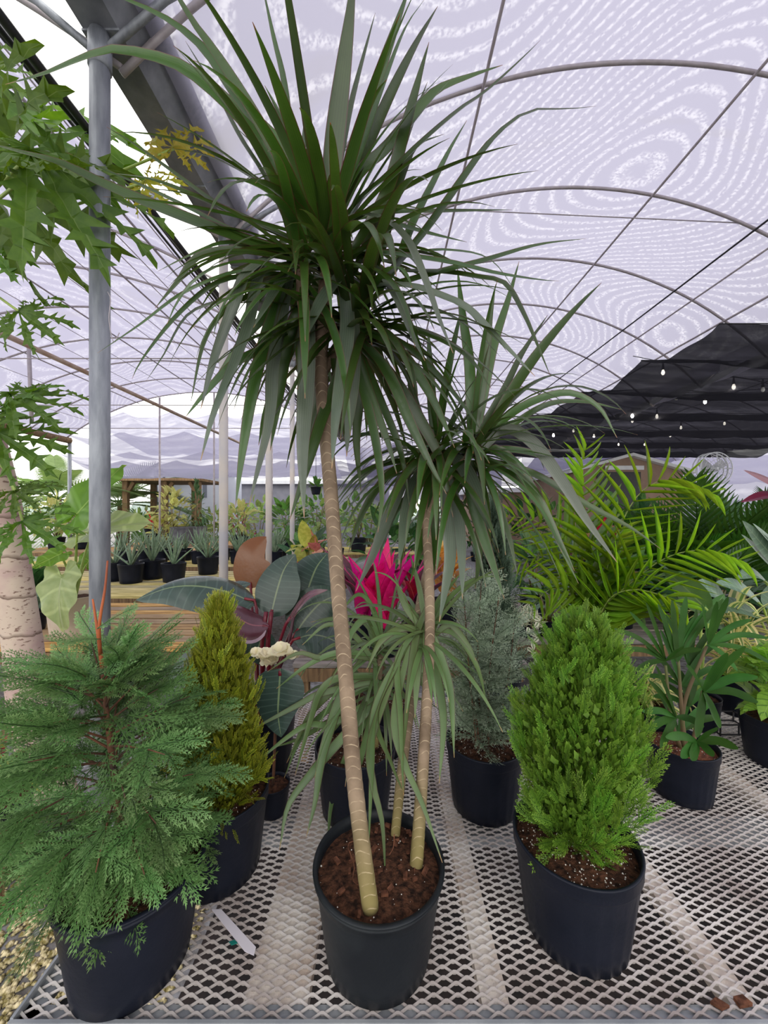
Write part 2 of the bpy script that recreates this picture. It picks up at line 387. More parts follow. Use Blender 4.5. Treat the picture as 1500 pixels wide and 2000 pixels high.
# inner pipe run of the left bay with hangers
pr_ = thing('pipe_run', 'long rusty pipe running back under the left roof net', 'pipe', (-4.6, 4.5, CZ))
t = MB(); a = W(-60, 622, 4.0); b = W(470, 866, 11.2); t.tube([a, b], 0.032, 10); t.build('pipe', plain('rusty_pipe', srgb(150, 122, 104), srgb(178, 160, 148), 0.7, 5), pr_)
for px, y0_, y1_, d in ((56, 672, 826, 5.8),):
    t = MB(); t.tube([W(px, y0_, d), W(px + 6, y1_, d)], 0.026, 8); t.build('hanger', M_hoop, pr_)

# black shade cloth slung across the right bay
bs = thing('shade_cloth', 'black shade cloth slung in sagging strips under the white roof', 'shade cloth', (6.5, 9, CZ + 2.2))
ds = [4.75, 5.9, 7.5, 9.1, 11.0, 12.9, 14.9]
xl = [4.15, 3.95, 3.85, 3.45, 3.15, 3.2, 3.3]
for k in range(len(ds) - 1):
    mb = MB(); nx, ny = 40, 12
    for j in range(ny + 1):
        v = j / ny; y = ds[k] + (ds[k + 1] - ds[k]) * v; x0 = xl[k] + (xl[k + 1] - xl[k]) * v
        for i in range(nx + 1):
            u = i / nx; x = x0 + (13.5 - x0) * u
            sag = 0.30 * math.sin(pi * v) ** 0.8 * (0.5 + 0.5 * min(1, u * 5))
            wr = 0.05 * math.sin((x * 1.2 + y * 2.3) * 3.1 + 2 * noise.noise(V((x * .6, y * .6, k)))) * math.sin(pi * v)
            mb.add((x, y, CZ + 2.32 - sag + wr + 0.05 * noise.noise(V((x, y, 9)))))
    for j in range(ny):
        for i in range(nx):
            a = j * (nx + 1) + i; mb.f.append([a, a + 1, a + nx + 2, a + nx + 1])
    mb.build('cloth_strip', M_blk, bs)
for y, x_ in zip(ds, xl):
    t = MB(); t.tube([(x_, y, CZ + 2.33), (13.5, y, CZ + 2.33)], 0.008, 5); t.build('support_wire', M_black, bs)
# string lights
M_bulb = emit('lit_bulb', (1.0, 0.93, 0.82), 26); M_dim = plain('clear_bulb', (0.6, 0.6, 0.6), None, 0.15)
runs = [([(1295, 727, 6.4, 1), (1433, 755, 6.4, 1), (1490, 760, 6.4, 0)], 'front row', 'string of bulbs hung under the black cloth, nearest row'),
        ([(1235, 812, 8.2, 1), (1283, 813, 8.2, 1), (1321, 777, 7.4, 0), (1377, 784, 7.4, 1)], 'mid', 'string of bulbs hung under the black cloth, middle row'),
        ([(1081, 850, 10.2, 1), (1120, 841, 10.2, 1), (1160, 851, 10.2, 1), (1235, 822, 9.9, 1), (1330, 835, 10.2, 1), (1415, 827, 10.2, 1)], 'b', 'string of bulbs hung under the black cloth, second row from the back'),
        ([(1208, 868, 12.4, 1), (1236, 852, 12.4, 0), (1259, 868, 12.4, 1), (1309, 851, 12.4, 1)], 'c', 'string of bulbs hung under the black cloth, row farthest back')]
for pts, _, lab in runs:
    wpts = [W(*p[:3]) for p in pts]
    s = thing('string_light', lab, 'string light', tuple(wpts[0]), 'bulb strings under the black cloth')
    tops = [V((p.x, p.y, CZ + 2.05 + 0.02 * i)) for i, p in enumerate(wpts)]
    tops = [V((p.x, p.y, p.z + 0.17)) for p in wpts]
    t = MB(); t.tube(smooth([tops[0] + V((-.5, 0, .1))] + tops + [tops[-1] + V((1.5, 0, .1))], 24), 0.006, 5); t.build('cord', M_black, s)
    for p, q in zip(pts, wpts):
        t = MB(); t.tube([q + V((0, 0, .17)), q + V((0, 0, .10)), q + V((0, 0, .04))], [0.006, 0.016, 0.022], 8); t.build('socket', M_black, s)
        t = MB(); t.lathe([(0.001, -0.048), (0.014, -0.044), (0.026, -0.022), (0.026, 0.0), (0.018, 0.025), (0.012, 0.045)], q, 12); t.build('bulb', M_bulb if p[3] else M_dim, s)
# sagging net curtains at the far side
def curtain(lab, x0, x1, y, ztop, zbot, sag, mat=M_cur):
    mb = MB(); nx, ny = 48, 8
    for j in range(ny + 1):
        for i in range(nx + 1):
            u = i / nx; v = j / ny; x = x0 + (x1 - x0) * u
            s_ = sag * abs(math.sin(pi * u * round(abs(x1 - x0) / 2.6)))
            mb.add((x, y + 0.25 * math.sin(u * 40 + v * 3) * v + 0.8 * v, CZ + ztop - s_ * 0.5 + (zbot - ztop - s_ * 0.5) * v + 0.04 * noise.noise(V((x * 2, v * 3, y)))))
    for j in range(ny):
        for i in range(nx):
            a = j * (nx + 1) + i; mb.f.append([a, a + 1, a + nx + 2, a + nx + 1])
    return tag(mb.build('shade_curtain', mat), lab, 'curtain')
def awning(lab, x0, x1, y0, y1, z0, z1, sag, per=2.4):
    mb = MB(); nx, ny = 60, 8
    for j in range(ny + 1):
        for i in range(nx + 1):
            u = i / nx; v = j / ny; x = x0 + (x1 - x0) * u
            mb.add((x, y0 + (y1 - y0) * v, CZ + z0 + (z1 - z0) * v - sag * abs(math.sin(pi * (x - x0) / per)) * (1 - .6 * v) - .25 * sag * math.sin(pi * v) + 0.05 * noise.noise(V((x * 1.5, v * 4, y0)))))
    for j in range(ny):
        for i in range(nx):
            a = j * (nx + 1) + i; mb.f.append([a, a + 1, a + nx + 2, a + nx + 1])
    o = tag(mb.build('shade_net', M_cur), lab, 'shade net'); return o
awning('sagging lilac shade net low behind the pergola', -10.6, -1.6, 12.4, 14.6, 1.95, 1.35, .22)
awning('upper lilac shade net beyond the open gable', -12.5, -1.0, 14.8, 18.5, 3.1, 2.6, .25)
awning('high lilac shade net far beyond the open gable', -16, -1.5, 20, 26, 5.2, 3.9, .3)
awning('farther lilac shade net beyond the pergola', -14, 0.5, 17, 21, 2.3, 2.0, .25)
awning('sagging grey net across the far end behind the canes', -2.6, 6.2, 15.5, 18.0, 1.95, 1.30, .30)
awning('upper grey net across the far end behind the cane heads', -2.0, 7.0, 18.5, 22.0, 3.4, 2.3, .30)
awning('pale net strung behind the round fan', 6.4, 20, 15.6, 19.0, 2.6, 1.5, .35)
curtain('pale net wall hanging behind the round fan', 7.0, 22.0, 19.5, 2.9, -0.6, 0.2, M_cur2)
curtain('lilac net wall hanging across the far end behind the canes', -1.0, 7.0, 22.5, 2.9, 0.9, 0.3, M_cur2)

# ------------------------------------------------------------------ metal mesh bench in front
BX0, BX1, BY0, BY1, BZ = -0.737, 2.7, 0.761, 2.13, 0.70
bench = thing('mesh_bench', 'expanded metal mesh bench top with galvanised rails in the foreground', 'bench', ((BX0 + BX1) / 2, 1.45, 0))
mb = MB(); LW, SW = 0.051, 0.0200; sw, th = 0.0042, 0.0030; hb = 0.0028
nr = int((BY1 - BY0 - 0.02) / (SW / 2)); ncx = int((BX1 - BX0) / (LW / 2))
for j in range(nr):
    yj = BY0 + 0.012 + j * SW / 2; base = len(mb.v); cnt = 0
    for i in range(ncx + 1):
        x = BX0 + i * LW / 2; sg = 1 if (i + j) % 2 == 0 else -1; y = yj + sg * (SW / 4 - 0.0008)
        tilt = 0.0022 * sg
        for dx in (-hb, hb):
            mb.v += [(x + dx, y - sw / 2, BZ - th + tilt), (x + dx, y - sw / 2, BZ - 0.0008 + tilt), (x + dx, y + sw / 2, BZ - 0.0008 + tilt + .0012), (x + dx, y + sw / 2, BZ - th + tilt)]
            mb.u += [(0, 0)] * 4; cnt += 1
    for k in range(cnt - 1):
        a = base + 4 * k
        mb.f += [[a, a + 4, a + 5, a + 1], [a + 1, a + 5, a + 6, a + 2], [a + 2, a + 6, a + 7, a + 3]]
mb.build('mesh_top', M_mesh, bench, False)
def rail(name, a, b):
    t = MB(); t.box(a, b); return t.build(name, M_rail, bench, False)
t = MB(); t.box((BX0 - .004, BY0 - .006, BZ - .07), (BX1, BY0, BZ + .010)); t.box((BX0 - .004, BY0, BZ - .012), (BX1, BY0 + .035, BZ - .006)); t.build('rail', M_rail, bench, False)
t = MB(); t.box((BX0 - .004, BY0, BZ - .07), (BX0 + .002, BY1, BZ + .012)); t.box((BX0, BY0, BZ - .012), (BX0 + .035, BY1, BZ - .006)); t.build('rail', M_rail, bench, False)
t = MB(); t.box((BX0, BY1, BZ - .07), (BX1, BY1 + .006, BZ + .008)); t.build('rail', M_rail, bench, False)
for x0, x1, nm in ((-0.295, -0.160, 'plank'), (0.205, 0.262, 'plank'), (0.725, 0.778, 'plank'), (1.33, 1.39, 'plank'), (1.95, 2.01, 'plank')):
    t = MB(); t.box((x0, BY0 + .01, BZ - .046), (x1, BY1, BZ - .012)); t.build(nm, M_plank, bench, False)
t = MB(); t.box((BX0 + .02, 1.26, BZ - .085), (BX1, 1.34, BZ - .047)); t.build('cross_beam', M_rail, bench, False)
for x in (BX0 + .05, 1.0, BX1 - .05):
    for y in (BY0 + .06, BY1 - .06):
        t = MB(); t.tube([(x, y, 0), (x, y, BZ - .05)], 0.024, 10); t.build('leg', M_rail, bench)
mb = MB(); mb.box((BX0 + .02, 0.5, .0), (3.2, 2.9, .02)); wm = mb.build('floor', plain('painted_bench_shade', srgb(44, 34, 32), srgb(20, 17, 18), .95, 14), None, False); wm['kind'] = 'structure'  # dark sheet added on the ground, painting in the shade below the bench
# loose bits on the mesh
def slab(name, pts, z, h, mat, lab, cat):
    mb = MB(); n = len(pts)
    for zz in (z, z + h):
        for p in pts: mb.add((p[0], p[1], zz))
    mb.f = [list(reversed(range(n))), list(range(n, 2 * n))] + [[k, (k + 1) % n, n + (k + 1) % n, n + k] for k in range(n)]
    return tag(mb.build(name, mat, None, False), lab, cat)
fb = lambda px, py, h=1.012: ((px - 750) / F * (h * F / (py - 1000)), h * F / (py - 1000))
slab('plastic_scrap', [fb(413, 1776), fb(432, 1776), fb(500, 1850), fb(496, 1866), fb(478, 1858)], BZ + .002, .0015, plain('clear_plastic', srgb(214, 208, 216), None, .3), 'crumpled translucent plastic strip lying on the mesh', 'scrap')
slab('plastic_scrap', [fb(447, 1840), fb(458, 1836), fb(464, 1842), fb(452, 1846)], BZ + .002, .002, plain('teal_plastic', srgb(20, 110, 100), None, .4), 'tiny teal plastic scrap on the mesh', 'scrap')
slab('wood_chip', [fb(1387, 1960), fb(1398, 1951), fb(1425, 1968), fb(1410, 1974)], BZ + .002, .006, M_bark, 'flat brown wood chip near the front rail, left of two', 'wood chip')
slab('wood_chip', [fb(1432, 1952), fb(1450, 1948), fb(1470, 1965), fb(1445, 1970)], BZ + .002, .008, M_bark, 'flat brown wood chip near the front rail, right of two', 'wood chip')
# mossy gravel on the ground left of the bench
mb = MB(); RG = random.Random(3)
for k in range(9500):
    y = RG.uniform(0.75, 2.0); x = RG.uniform(-2.2, -0.76); r = RG.uniform(0.007, 0.016); z = r * 0.5
    i = len(mb.v); a = RG.uniform(0, 6.28)
    for (dx, dy, dz) in ((1, 0, 0), (.2, 1, .1), (-1, .1, 0), (0, -.9, -.1), (.1, 0, .8), (0, .1, -.5)):
        mb.add((x + r * (dx * math.cos(a) - dy * math.sin(a)), y + r * (dx * math.sin(a) + dy * math.cos(a)), z + r * dz))
    mb.f += [[i, i + 1, i + 4], [i + 1, i + 2, i + 4], [i + 2, i + 3, i + 4], [i + 3, i, i + 4], [i + 1, i, i + 5], [i + 2, i + 1, i + 5], [i + 3, i + 2, i + 5], [i, i + 3, i + 5]]
o = mb.build('gravel', plain('mossy_gravel', srgb(120, 108, 58), srgb(214, 200, 160), 0.85, 50, lo=0.4, hi=0.6), None, True)
tag(o, 'mossy yellow-brown gravel on the ground left of the bench', 'gravel'); o['kind'] = 'stuff'

# ------------------------------------------------------------------ pots
def pot(parent, c, rt, rb, h, mat=None, ribs=24, band=True, rs=1, soil=True, perl=90, chips=0, tilt=(0, 0), soilz=0.86, n=72, smat=None):
    """nursery pot: body, soil (> perlite); c = base centre"""
    mat = mat or M_pot; rr = random.Random(rs); c = V(c); mb = MB()
    rl = rb + (rt - rb) * 0.84
    prof = [(0.001, 0.0), (rb * .9, 0.0), (rb, 0.006), (rb + (rt - rb) * .2, h * .2), (rb + (rt - rb) * .5, h * .5), (rl, h * .83)]
    nb = len(prof)
    prof += [(rt * .985, h * .85), (rt, h * .865), (rt * 1.0, h * .975), (rt * 1.012, h * .985), (rt * 1.005, h)] if band else [(rt * .985, h * .94), (rt * 1.025, h * .945), (rt * 1.03, h * .965), (rt * 1.0, h * .975), (rt * 1.035, h * .985), (rt * 1.03, h)]
    ri = rt * .965
    prof += [(ri, h), (ri * .985, h * .9), (ri * .95, h * .7), (rb * .9, 0.02), (0.001, 0.02)]
    def mod(th, k):
        if ribs and 2 <= k < nb - 1: return 1 - 0.022 * max(0, math.cos(ribs * th)) ** 2 * (0.4 + 0.6 * (math.sin(3 * th) > 0))
        return 1
    def tl(p):  # small lean of the whole pot
        return V((p[0] + tilt[0] * (p[2] - c.z), p[1] + tilt[1] * (p[2] - c.z), p[2]))
    mb.lathe(prof, c, n, mod); mb.v = [tuple(tl(p)) for p in mb.v]
    mb.build('pot', mat, parent)
    if soil:
        zs = h * soilz; rsoil = (rb + (rt - rb) * soilz) * .975; mb = MB(); nn = 12; na = 40
        for k in range(nn + 1):
            for j in range(na):
                th_ = 2 * pi * j / na; q = rsoil * k / nn; x = q * math.cos(th_); y = q * math.sin(th_)
                z = zs + 0.010 * (1 - (k / nn) ** 2) + 0.007 * noise.noise(V((x * 45 + rs, y * 45, 0))) + 0.004 * noise.noise(V((x * 120, y * 120, rs)))
                mb.add(tl((c.x + x, c.y + y, c.z + z)))
        for k in range(nn):
            for j in range(na):
                j2 = (j + 1) % na; mb.f.append([k * na + j, (k + 1) * na + j, (k + 1) * na + j2, k * na + j2])
        so = mb.build('soil', smat or M_soil, parent)
        perl = int(perl * 1.7)
        if perl:
            mb = MB()
            for k in range(perl):
                q = rsoil * math.sqrt(rr.random()) * .98; th_ = rr.uniform(0, 6.28); r = rr.choice((.0010, .0012, .0015, .0022)) * rr.uniform(.7, 1.3)
                x = q * math.cos(th_); y = q * math.sin(th_); z = zs + 0.010 * (1 - (q / rsoil) ** 2) + 0.007 * noise.noise(V((x * 45 + rs, y * 45, 0))) + .004 * noise.noise(V((x * 120, y * 120, rs))) + r * .4
                p = tl((c.x + x, c.y + y, c.z + z)); i = len(mb.v)
                for dx, dy, dz in ((1, 0, 0), (0, 1, 0), (-1, 0, 0), (0, -1, 0), (0, 0, 1), (0, 0, -1)): mb.add(p + V((dx, dy, dz)) * r)
                for a_, b_, c_ in ((0, 1, 4), (1, 2, 4), (2, 3, 4), (3, 0, 4), (1, 0, 5), (2, 1, 5), (3, 2, 5), (0, 3, 5)): mb.f.append([i + a_, i + b_, i + c_])
            po = mb.build('perlite', M_perl, so); po['kind'] = 'stuff'
        for k in range(chips):
            q = rsoil * math.sqrt(rr.random()) * .9; th_ = rr.uniform(0, 6.28); L = rr.uniform(.003, .009); x = q * math.cos(th_); y = q * math.sin(th_)
            t = MB(); t.box((-L, -L * .55, -.003), (L, L * .55, .003)); me = t.mesh('bark_chip', M_bark, False)
            inst(me, 'bark_chip', Matrix.Translation(tl((c.x + x, c.y + y, c.z + zs + .012))) @ Matrix.Rotation(rr.uniform(0, 6), 4, 'Z') @ Matrix.Rotation(rr.uniform(-.6, .6), 4, 'X'), so)
    return c.z + h * soilz

# ------------------------------------------------------------------ dragon tree in the middle
M_drac = leafmat('dragon_leaf', (0.026, 0.066, 0.011), (0.046, 0.104, 0.018), 0.32, 0.32, lines=.10, edge=(0.10, 0.028, 0.022), tip=((0.25, 0.12, 0.05), 0.965), nscale=5, vary=0.3, spec=0.8, edgew=0.86)
M_drsheen = leafmat('sky_sheen_dragon_leaf', (0.075, 0.105, 0.070), (0.115, 0.150, 0.100), 0.34, 0.18, lines=.12, edge=(0.12, 0.09, 0.07), tip=((0.38, 0.22, 0.10), 0.95), nscale=5, vary=0.25, spec=0.8, edgew=0.9)  # hanging leaves: reflected sky sheen put into a greyer base colour
m, nt = newmat('dragon_cane')
uv = nt.nodes.new('ShaderNodeUVMap'); sx = nt.nodes.new('ShaderNodeSeparateXYZ'); nt.links.new(uv.outputs[0], sx.inputs[0])
u2 = mth(nt, 'ABSOLUTE', mth(nt, 'SINE', mth(nt, 'MULTIPLY', sx.outputs[0], 3 * pi)))
vv = mth(nt, 'ADD', sx.outputs[1], mth(nt, 'MULTIPLY', u2, -0.55))
vv = mth(nt, 'ADD', vv, mth(nt, 'MULTIPLY', noise_tex(nt, 14, 3), 1.5))
fr = mth(nt, 'FRACT', vv)
ln = step(nt, fr, 0.12, 0.03)
bc = mixc(nt, step(nt, noise_tex(nt, 14, 4), 0.35, 0.65), srgb(104, 86, 68), srgb(144, 124, 102))
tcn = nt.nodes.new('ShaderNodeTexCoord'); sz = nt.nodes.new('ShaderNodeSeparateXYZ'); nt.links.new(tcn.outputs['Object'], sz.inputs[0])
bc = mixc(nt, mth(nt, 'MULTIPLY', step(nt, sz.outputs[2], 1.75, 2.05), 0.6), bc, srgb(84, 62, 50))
bc = mixc(nt, mth(nt, 'MULTIPLY', step(nt, sz.outputs[2], 1.12, 0.92), 0.75), bc, srgb(128, 118, 62))
bc = mixc(nt, mth(nt, 'MULTIPLY', mth(nt, 'MULTIPLY', ln, step(nt, noise_tex(nt, 40, 2), .35, .6)), 0.6), bc, srgb(214, 194, 160))
pr = nd(nt, 'ShaderNodeBsdfPrincipled', Roughness=0.7); nt.links.new(bc, pr.inputs['Base Color']); bump(nt, pr, fr, 0.35, 0.004); finish(nt, pr.outputs[0]); M_cane = m
def cane_mesh(pts, r0, r1, ringlen=0.021, n=18):
    mb = MB(); P = smooth(pts, 160); L = sum((P[k + 1] - P[k]).length for k in range(160)); rad = []
    for k in range(161):
        t = k / 160; ph = (t * L / ringlen) % 1.0
        rad.append((r0 + (r1 - r0) * t) * (1 + 0.05 * ph - 0.02) * (1 + 0.03 * noise.noise(V((t * 14, r0 * 900, 1)))))
    mb.tube(P, rad, n, vs=1 / ringlen); return mb
def lw(w):  # width along a strap leaf
    return lambda t: w * min(1.0, 0.62 + t * 1.6) * (1 - max(0, (t - 0.35) / 0.65) ** 1.8) + 0.0008
RD = random.Random(21)
def trace_leaf(parent, pts, d0, dz, wpx, mat=M_drac, n=18, nref=None, fold=0.16, ease=1.4, name='leaf', wf=lw, wscale=1.0, rnd=RD):
    m = len(pts); acc = [0]
    for i in range(1, m): acc.append(acc[-1] + math.hypot(pts[i][0] - pts[i - 1][0], pts[i][1] - pts[i - 1][1]))
    P = [W(p[0], p[1], d0 + dz * (acc[i] / acc[-1]) ** ease) for i, p in enumerate(pts)]
    P = smooth(P, n)
    if nref is None:
        a = rnd.uniform(-.7, .7); nref = V((a, -1.0, 0.55 + rnd.uniform(-.3, .5)))
    mb = MB(); mb.ribbon(P, wf(wpx * d0 / F * wscale), nref, fold)
    return mb.build(name, mat, parent)
def arch_leaf(parent, base, direction, L, droop, w, mat=M_drac, n=14, fold=0.16, name='leaf', nref=None, wf=lw):
    d = V(direction).normalized(); P = []
    p = V(base); h = L / n; v = d.copy()
    for k in range(n + 1):
        P.append(p.copy()); v = (v + V((0, 0, -1)) * (droop * 2.0 / n) * (0.4 + 1.2 * k / n)).normalized(); p = p + v * h
    mb = MB(); mb.ribbon(P, wf(w), nref or (V((0, 0, 1)) + d * 0.3 + V((0, -.35, 0))), fold); return mb.build(name, mat, parent)
drac = thing('dragon_tree', 'tall potted dragon tree with three slender ringed canes and spiky leaf heads', 'potted plant', (-0.014, 0.89, BZ))
pz = pot(drac, (-0.014, 0.895, BZ), 0.146, 0.118, 0.213, M_potd, ribs=0, band=False, rs=5, perl=40, chips=26, tilt=(0.01, -0.03), soilz=0.87)
pz -= 0.01
def cane(pts, r0, r1, base=True):
    P = [W(*p) for p in pts]; mb = cane_mesh(P, r0, r1); return mb.build('cane', M_cane, drac), P
c_main, _ = cane([(724, 1775, .795), (706, 1640, .81), (690, 1500, .82), (676, 1330, .83), (661, 1160, .84), (646, 960, .85), (634, 820, .85), (626, 700, .85), (632, 600, .85), (640, 500, .85)], 0.0175, 0.0145)
c_twig, _ = cane([(628, 735, .85), (606, 660, .84), (588, 590, .83), (586, 500, .83)], 0.010, 0.008)
c_tw2, _ = cane([(630, 730, .86), (655, 690, .87), (685, 640, .88), (700, 610, .88)], 0.0105, 0.009)
c_right, _ = cane([(812, 1706, .895), (822, 1560, .93), (832, 1400, .95), (839, 1250, .96), (838, 1130, .97), (832, 1000, .97), (838, 930, .97), (848, 880, .97)], 0.0155, 0.0105)
c_rt2, _ = cane([(835, 1010, .97), (862, 950, .96), (905, 900, .95), (925, 870, .95)], 0.009, 0.008)
c_back, _ = cane([(768, 1672, .98), (782, 1530, 1.0), (800, 1380, 1.02), (815, 1230, 1.03), (835, 1130, 1.03), (850, 1085, 1.03)], 0.0115, 0.017)
A = .85
LA = [  # pixel path of a leaf, depth at its base, change of depth to the tip, width in pixels
 ([(615,480),(500,270),(425,185),(360,135),(300,112),(220,98),(165,113),(85,145),(10,165)],A,.02,27),
 ([(615,490),(575,320),(480,215),(400,100),(320,35),(235,-5),(170,-40)],A,-.06,24),
 ([(625,450),(500,230),(425,110),(385,55),(345,-10),(300,-90)],A,-.1,22),
 ([(565,450),(520,350),(470,270),(425,185),(362,80)],A,.15,11),
 ([(590,430),(570,280),(555,160),(535,75),(510,-40)],A,.12,13),
 ([(620,440),(605,385),(575,280),(540,210),(517,167)],A,.12,14),
 ([(598,420),(590,330),(597,240),(601,180)],A,.2,11),
 ([(640,450),(650,300),(668,150),(683,30),(695,-90)],A,-.12,37),
 ([(642,440),(668,300),(690,190),(733,25)],A,.15,16),
 ([(650,430),(690,290),(735,160),(770,60),(805,-40)],A,.1,24),
 ([(650,435),(700,325),(760,190),(810,90),(855,12)],A,.12,22),
 ([(655,430),(705,300),(745,180),(790,60),(832,-5)],A,.05,20),
 ([(690,490),(755,380),(795,240),(822,140),(838,82)],A,.0,26),
 ([(650,450),(700,340),(752,292),(815,215),(855,175),(915,150),(982,127)],A,.1,21),
 ([(650,460),(705,390),(755,348),(825,280),(900,215),(950,180),(1015,120),(1056,78)],A,-.05,28),
 ([(680,620),(755,545),(825,465),(890,375),(950,290),(1000,240),(1045,216),(1110,214),(1166,207)],A+.03,-.05,35),
 ([(720,600),(775,520),(805,440),(850,350),(880,290),(912,235)],A+.03,.15,19),
 ([(700,600),(745,480),(765,400),(790,330),(815,285),(868,262)],A,.05,32),
 ([(690,540),(740,420),(770,340),(805,240),(835,160)],A,.1,22),
 ([(690,430),(770,415),(860,413),(1000,410)],A,.12,11),
 ([(650,430),(720,425),(770,438),(840,457),(912,473)],A,.12,15),
 ([(680,575),(780,555),(875,530),(950,510),(1050,480),(1146,466)],A,-.02,27),
 ([(650,485),(750,497),(875,515),(965,535),(1050,547),(1092,549)],A,-.1,30),
 ([(700,500),(800,495),(880,490),(960,510),(1020,590)],A,.1,14),
 ([(780,530),(870,533),(930,542),(985,555),(1020,610),(1045,665),(1075,735)],A,-.03,17),
 ([(600,500),(500,478),(380,435),(280,395),(200,360),(120,320),(50,300),(-40,275)],A,-.08,31),
 ([(600,490),(485,465),(380,415),(300,375),(210,335),(130,298)],A,.0,22),
 ([(600,480),(475,425),(385,385),(300,352),(220,338)],A,.05,15),
 ([(590,480),(450,415),(350,345),(260,280),(208,248)],A,.05,11),
 ([(600,505),(550,493),(450,476),(390,492),(308,530)],A,-.02,20),
 ([(590,510),(475,490),(390,502),(350,548),(303,602)],A,-.05,20),
 ([(590,530),(490,530),(425,545),(350,580),(275,635),(190,690)],A,-.08,23),
 ([(590,535),(500,540),(425,555),(350,615),(280,700),(258,740)],A,-.05,20),
 ([(590,550),(510,562),(450,585),(370,615),(320,695),(285,745)],A,.0,18),
 ([(570,500),(540,500),(485,535),(459,600),(421,700),(392,800)],A,-.14,29),
 ([(560,495),(528,497),(507,540),(490,625),(460,710),(420,805),(392,900)],A,-.16,27),
 ([(572,530),(565,560),(550,640),(536,720),(528,825),(486,990)],A,-.1,33),
 ([(600,500),(580,505),(545,560),(520,600),(495,640)],A,-.12,26),
 ([(592,540),(598,580),(600,720),(592,880),(594,1012)],A,-.12,34),
 ([(640,535),(668,534),(630,590),(590,672)],A-.04,-.12,31),
 ([(640,540),(668,560),(678,625),(672,700),(656,805),(648,915)],A-.02,-.12,28),
 ([(690,600),(690,650),(688,745),(679,840),(677,892)],A,-.12,27),
 ([(560,560),(533,620),(500,740),(475,880),(460,990)],A,-.05,26),
 ([(600,560),(565,660),(545,780),(528,880)],A,.02,22),
 ([(670,700),(650,770),(630,820),(600,915),(566,1015)],A,-.08,26),
 ([(560,650),(517,680),(453,715),(400,770),(362,815)],A,-.04,19),
 ([(570,570),(530,610),(480,660),(430,730),(400,760)],A,.05,20),
 ([(575,560),(500,575),(440,610),(400,670),(372,790)],A,.03,18),
 ([(600,600),(560,700),(520,800),(505,870)],A,.08,18),
 ([(640,435),(700,420),(752,430),(795,470),(827,540),(858,625),(885,690)],A-.05,-.15,18),
 ([(730,560),(768,556),(816,563),(864,580),(912,603),(975,665),(1045,735)],A-.03,-.14,19),
 ([(700,510),(735,525),(773,580),(805,655),(830,705)],A,-.12,17),
 ([(700,640),(773,680),(827,750),(864,820),(888,875)],A,-.08,21),
 ([(700,660),(745,710),(773,760),(800,825),(842,910),(872,965)],A,-.08,22),
 ([(690,660),(720,760),(757,860),(775,925)],A,-.04,20),
 ([(690,660),(708,760),(730,850),(745,960),(738,1040)],A,-.08,22),
 ([(700,640),(770,640),(850,660),(915,700),(960,760)],A,.0,22),
 ([(700,620),(790,600),(860,610),(930,650),(980,700)],A,.05,22),
 ([(700,640),(780,670),(850,730),(910,800),(945,850)],A,.03,22),
 ([(690,660),(760,730),(820,820),(860,900),(885,1010)],A,.02,24),
 ([(690,670),(700,760),(695,860),(705,960)],A,.05,22),
 ([(695,670),(740,780),(780,880),(800,990)],A,.05,22),
 ([(640,650),(620,760),(605,850),(585,960)],A,.06,22),
 ([(650,700),(660,790),(640,900),(635,1000)],A,.04,18),
]
for k, (p, d0, dz, w) in enumerate(LA):
    trace_leaf(c_main if k < 52 else c_tw2, p, d0, dz, w, M_drsheen if dz <= -.1 and p[-1][1] > p[0][1] + 90 else M_drac)
HA = W(640, 480, A); HB = W(698, 620, A + .03); HC = W(588, 505, A - .02)
def head(parent, base, n, L0, L1, w0, w1, el0, el1, rnd, droop=(.15, .75), spread=0.012, mat=M_drac, az=None):
    for k in range(n):
        a = k * 2.39996 + rnd.uniform(-.3, .3) if az is None else rnd.uniform(*az); e = rnd.uniform(el0, el1)
        d = V((math.cos(a) * math.cos(e), math.sin(a) * math.cos(e), math.sin(e)))
        b = base + V((rnd.uniform(-1, 1), rnd.uniform(-1, 1), rnd.uniform(-3.0, 1.5))) * spread
        arch_leaf(parent, b, d, rnd.uniform(L0, L1), rnd.uniform(*droop), rnd.uniform(w0, w1), mat)
def head_stuff(parent, base, n, L0, L1, w0, w1, el0, el1, rnd, droop=(.4, 1.2), spread=.03, mat=M_drac):
    mb = MB()
    for k in range(n):
        a = k * 2.39996; e = rnd.uniform(el0, el1); d = V((math.cos(a) * math.cos(e), math.sin(a) * math.cos(e), math.sin(e))); L = rnd.uniform(L0, L1); w = rnd.uniform(w0, w1); dr = rnd.uniform(*droop)
        p = base + V((rnd.uniform(-1, 1), rnd.uniform(-1, 1), rnd.uniform(-2.5, .6))) * spread; v = d.copy(); P = []
        for i in range(13):
            P.append(p.copy()); v = (v + V((0, 0, -1)) * (dr * 2 / 12) * (.4 + 1.2 * i / 12)).normalized(); p = p + v * (L / 12)
        mb.ribbon(P, lw(w), V((0, 0, 1)) + d * .3 + V((0, -.35, 0)), .16)
    o = mb.build('inner_leaves', mat, parent); o['kind'] = 'stuff'
head_stuff(c_main, HA, 40, .22, .40, .018, .027, -.2, .7, random.Random(31))
head_stuff(c_tw2, HB, 46, .24, .42, .016, .024, -.7, .6, random.Random(32))
head_stuff(c_twig, HC, 26, .22, .38, .016, .024, -.8, .4, random.Random(33))
head(c_main, HA, 34, .28, .5, .018, .028, .15, 1.3, RD)
head(c_twig, HC, 16, .22, .38, .016, .024, -.3, .8, RD, (.5, 1.3))
head(c_tw2, HB, 34, .26, .44, .016, .024, -.5, .9, RD, (.4, 1.2))
Cd = .96
